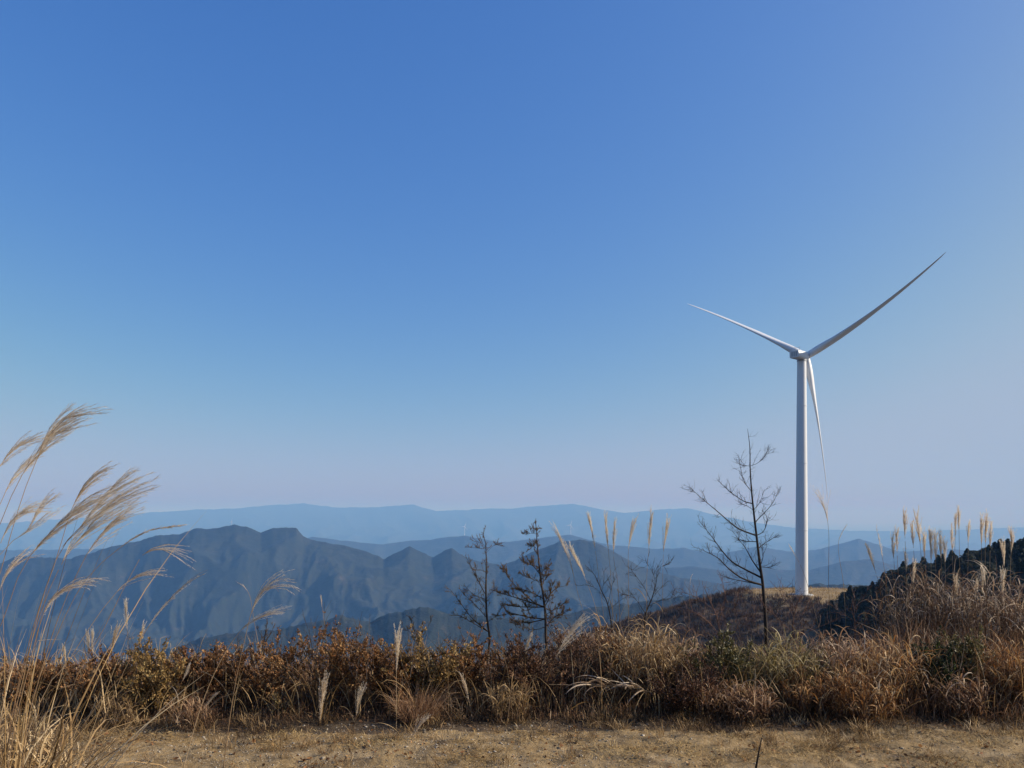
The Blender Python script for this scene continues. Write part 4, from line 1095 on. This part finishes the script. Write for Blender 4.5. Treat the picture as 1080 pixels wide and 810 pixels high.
    ([(1014, 680), (1013, 630), (1012, 590), (1011, 535)], .18, 7.7, 'tuft', 'taller right one of the thin brown pair rising above the wooded hill', 'plume_dark', G3),
    ([(1006, 680), (1006, 640), (1005, 600), (1004, 556)], .22, 7.5, 'tuft', 'short brown plume just below the thin brown pair', 'plume_dark', G3),
    ([(1020, 680), (1020, 630), (1021, 590), (1021, 549)], .20, 7.7, 'tuft', 'single slim brown plume midway between the two tall groups on the right', 'plume_dark', G3),
    ([(1034, 680), (1034, 630), (1035, 590), (1035, 543)], .24, 7.6, 'tuft', 'left one of three brown plumes high over the wooded hill', 'plume_dark', G3),
    ([(1039, 680), (1039, 630), (1039, 590), (1040, 542)], .25, 7.55, 'tuft', 'middle one of three brown plumes high over the wooded hill', 'plume_dark', G3),
    ([(1043, 680), (1044, 630), (1044, 590), (1045, 550)], .22, 7.65, 'tuft', 'right and lowest one of three brown plumes high over the wooded hill', 'plume_dark', G3),
    ([(1064, 680), (1065, 630), (1066, 590), (1067, 570), (1062, 556)], .24, 7.5, 'fan', 'forked plume bending left, nearest to the right edge', 'plume_dark', G3),
    ([(1060, 680), (1059, 640), (1059, 605), (1058, 570)], .28, 7.6, 'fan', 'straw plume just left of the forked one near the right edge', 'plume', G3),
    ([(1057, 680), (1057, 650), (1057, 625), (1058, 600)], .40, 7.4, 'fan', 'bushy pale plume low against the dark wood near the right edge', 'plume', G3),
    ([(1038, 680), (1037, 650), (1036, 625), (1037, 598)], .36, 7.45, 'fan', 'pale plume low against the dark wood, under the three brown plumes', 'plume', G3),
    ([(1029, 680), (1029, 650), (1029, 628), (1030, 606)], .36, 7.5, 'tuft', 'small pale plume left of the low pale plume on the dark wood', 'plume', G3),
    ([(1008, 680), (1008, 650), (1008, 630), (1008, 606)], .40, 7.4, 'fan', 'brown feathery plume low in front of the wood, below the thin pair', 'plume_dark', G3),
]
for k, (path, pl, Y, st, lab, mt, grp) in enumerate(STALKS):
    near = Y < 4
    stalk(path, pl, Y, st, lab, 400 + k, mt, grp, leaf_n=0 if lab.startswith(('bare', 'hair', 'thin')) else (1 if Y < 4 else 2), thick=0.0021 if near else 0.0029, dens=1.0,
          dY=0.0 if not near else 0.12)

# ------------------------------------------------------------------ saplings and bare tree
def z7(*p): return [(720 + x / 3.683, 440 + y / 3.683) for x, y in p]
def z6(*p): return [(470 + x / 5.4, 540 + y / 5.4) for x, y in p]
def zt(*p): return [(580 + x / 5.06, 520 + y / 5.06) for x, y in p]
sapling('bare_tree', z7((322, 800), (311, 650), (301, 580), (289, 480), (276, 370), (268, 290), (262, 200), (261, 120), (252, 45)),
        [z7((303, 650), (230, 625), (170, 580), (135, 545), (60, 508)), z7((300, 625), (240, 590), (190, 560), (150, 515), (110, 460), (65, 405)),
         z7((282, 462), (220, 435), (180, 405), (140, 370), (80, 320), (30, 275)), z7((287, 495), (240, 480), (190, 462)),
         z7((272, 345), (235, 325), (185, 290), (135, 245)), z7((267, 300), (242, 255), (228, 215), (222, 178)), z7((263, 192), (235, 185), (208, 178)),
         z7((264, 192), (300, 172), (345, 125)), z7((276, 352), (300, 330), (318, 280)), z7((286, 462), (312, 445), (326, 415), (325, 385), (308, 362)),
         z7((295, 500), (330, 482), (372, 458)), z7((300, 590), (340, 582), (376, 562)), z7((304, 570), (313, 535), (305, 495)), z7((322, 765), (350, 745), (395, 720), (432, 672)),
         z7((305, 600), (270, 555), (245, 510), (212, 468)), z7((320, 400), (345, 340), (370, 290)), z7((310, 655), (250, 640), (170, 625)), z7((276, 370), (250, 345), (215, 330))],
        8.6, 'tall dark bare tree with upswept branches left of the big wind turbine', 501, 'bark_dark', 0.021, per=15, twig=(0.05, 0.19), rb=0.0105, depth=0.6)
sapling('larch_sapling', z6((250, 730), (235, 600), (230, 450), (232, 300), (228, 180), (214, 132), (225, 95)),
        [z6((245, 690), (190, 640), (130, 580), (80, 510), (25, 440)), z6((243, 680), (170, 640), (100, 600), (50, 585)), z6((235, 600), (170, 530), (90, 455)), z6((232, 480), (190, 400), (150, 320), (120, 262)),
         z6((231, 500), (160, 470), (110, 420)), z6((231, 220), (180, 205), (108, 200)), z6((229, 190), (185, 170), (152, 145)), z6((231, 225), (268, 195), (306, 182)), z6((234, 500), (265, 455), (290, 420)),
         z6((232, 350), (200, 330), (160, 330)), z6((240, 620), (290, 590), (320, 540)), z6((236, 560), (200, 510), (140, 480))],
        8.5, 'thin almost leafless larch sapling, left one of two in the middle of the bank', 502, 'bark_grey', 0.015, twig=(0.04, 0.12), per=13, tuft=7, rb=0.006, group='larch saplings')
sapling('larch_sapling', z6((572, 740), (570, 640), (566, 560), (556, 480), (545, 400), (532, 300), (524, 200), (515, 100), (514, 35)),
        [z6((562, 550), (500, 512), (430, 450), (370, 390), (325, 320)), z6((560, 550), (440, 500), (340, 470), (255, 440)), z6((570, 600), (480, 600), (380, 580), (290, 590)), z6((540, 370), (500, 310), (450, 280), (420, 240)),
         z6((575, 520), (600, 460), (640, 430), (690, 420)), z6((567, 545), (590, 490), (600, 440), (625, 380)), z6((573, 650), (620, 600), (690, 555)), z6((568, 620), (640, 590), (710, 590)), z6((517, 130), (495, 122), (465, 122)),
         z6((526, 215), (500, 190), (480, 185)), z6((531, 300), (480, 300), (430, 285)), z6((545, 410), (490, 380), (430, 350)), z6((556, 490), (470, 450), (390, 430)), z6((560, 540), (420, 540), (310, 520)), z6((570, 620), (470, 630), (370, 630)),
         z6((545, 400), (570, 380), (590, 340)), z6((571, 580), (640, 540), (690, 510)), z6((571, 660), (500, 670), (420, 650)), z6((540, 350), (560, 330), (580, 325))],
        8.4, 'rusty spreading larch sapling, right and fuller one of two in the middle of the bank', 503, 'bark_grey', 0.017, twig=(0.04, 0.13), per=17, tuft=20, rb=0.0075, group='larch saplings')
sapling('bare_shrub', zt((505, 760), (510, 650), (545, 560), (568, 470), (572, 405)),
        [zt((545, 570), (580, 520), (615, 485)), zt((540, 570), (500, 500), (430, 405)), zt((512, 650), (450, 560), (380, 540)), zt((568, 470), (545, 420), (510, 360)), zt((570, 420), (600, 390), (640, 380)), zt((530, 600), (600, 570), (690, 555))],
        8.3, 'dark leafless shrub behind the straw tussock, between the upright plumes', 504, 'bark_dark', 0.011, twig=(0.06, 0.18), per=14, rb=0.005, cat='shrub')
sapling('bare_shrub', zt((330, 740), (310, 600), (275, 520), (240, 440), (200, 395)),
        [zt((310, 590), (330, 500), (350, 440)), zt((290, 550), (230, 500), (180, 490)), zt((275, 520), (290, 450), (280, 400)), zt((315, 620), (380, 570), (440, 540))],
        8.2, 'dark leafless shrub left of the upright plumes, next to the rusty larch', 505, 'bark_dark', 0.009, twig=(0.06, 0.16), per=9, rb=0.0045, cat='shrub')
sapling('bare_shrub', [(446, 700), (443, 680), (436, 662), (432, 650)], [[(443, 680), (450, 664), (455, 655)], [(438, 668), (428, 664), (422, 655)], [(444, 685), (432, 680)]],
        8.0, 'small dry dark weed poking above the yellowish-brown shrub', 506, 'bark_dark', 0.006, twig=(0.05, 0.1), per=9, rb=0.003, cat='weed', tuft=3)
sapling('bare_shrub', [(278, 700), (277, 685), (280, 668), (282, 655)], [[(278, 680), (286, 668), (289, 660)], [(279, 676), (272, 664)]],
        7.6, 'small dark seeding weed just right of the looped plume', 507, 'bark_dark', 0.005, twig=(0.04, 0.08), per=9, rb=0.003, cat='weed', tuft=4)
sapling('dead_twig', [(797, 812), (800, 795), (804, 776)], [[(799, 800), (803, 795), (805, 793)]], 4.88, 'bare dark twig sticking up from the clearing at the bottom edge', 508, 'bark_dark', 0.006, twig=(0.01, 0.02), per=2, rb=0.003, cat='twig')
sapling('bare_shrub', [(762, 690), (757, 655), (748, 632), (742, 618)], [[(760, 670), (740, 650), (716, 640)], [(758, 660), (775, 640), (780, 622)], [(752, 642), (730, 628), (712, 624)], [(762, 680), (735, 668), (708, 662)], [(757, 655), (765, 632), (762, 614)], [(760, 675), (790, 655), (800, 640)]],
        8.0, 'reddish leafless twiggy bush left of the foot of the tall bare tree', 509, 'twig_red', 0.008, twig=(0.08, 0.22), per=14, rb=0.004, cat='shrub')
sapling('bare_shrub', [(838, 690), (836, 660), (840, 640), (846, 626)], [[(836, 668), (818, 650), (806, 640)], [(838, 655), (856, 640), (866, 630)], [(838, 650), (826, 632), (822, 622)], [(836, 675), (862, 662), (880, 655)]],
        7.9, 'leafless twiggy bush right of the foot of the tall bare tree', 510, 'twig_red', 0.008, twig=(0.08, 0.2), per=13, rb=0.004, cat='shrub')
sapling('bare_shrub', [(900, 690), (902, 660), (898, 640), (903, 628)], [[(902, 668), (918, 650), (930, 645)], [(901, 655), (886, 645), (878, 640)], [(900, 648), (908, 636), (915, 622)]],
        7.9, 'sparse leafless twiggy bush in front of the small pointed conifers', 511, 'twig_red', 0.006, twig=(0.06, 0.18), per=11, rb=0.0035, cat='shrub')
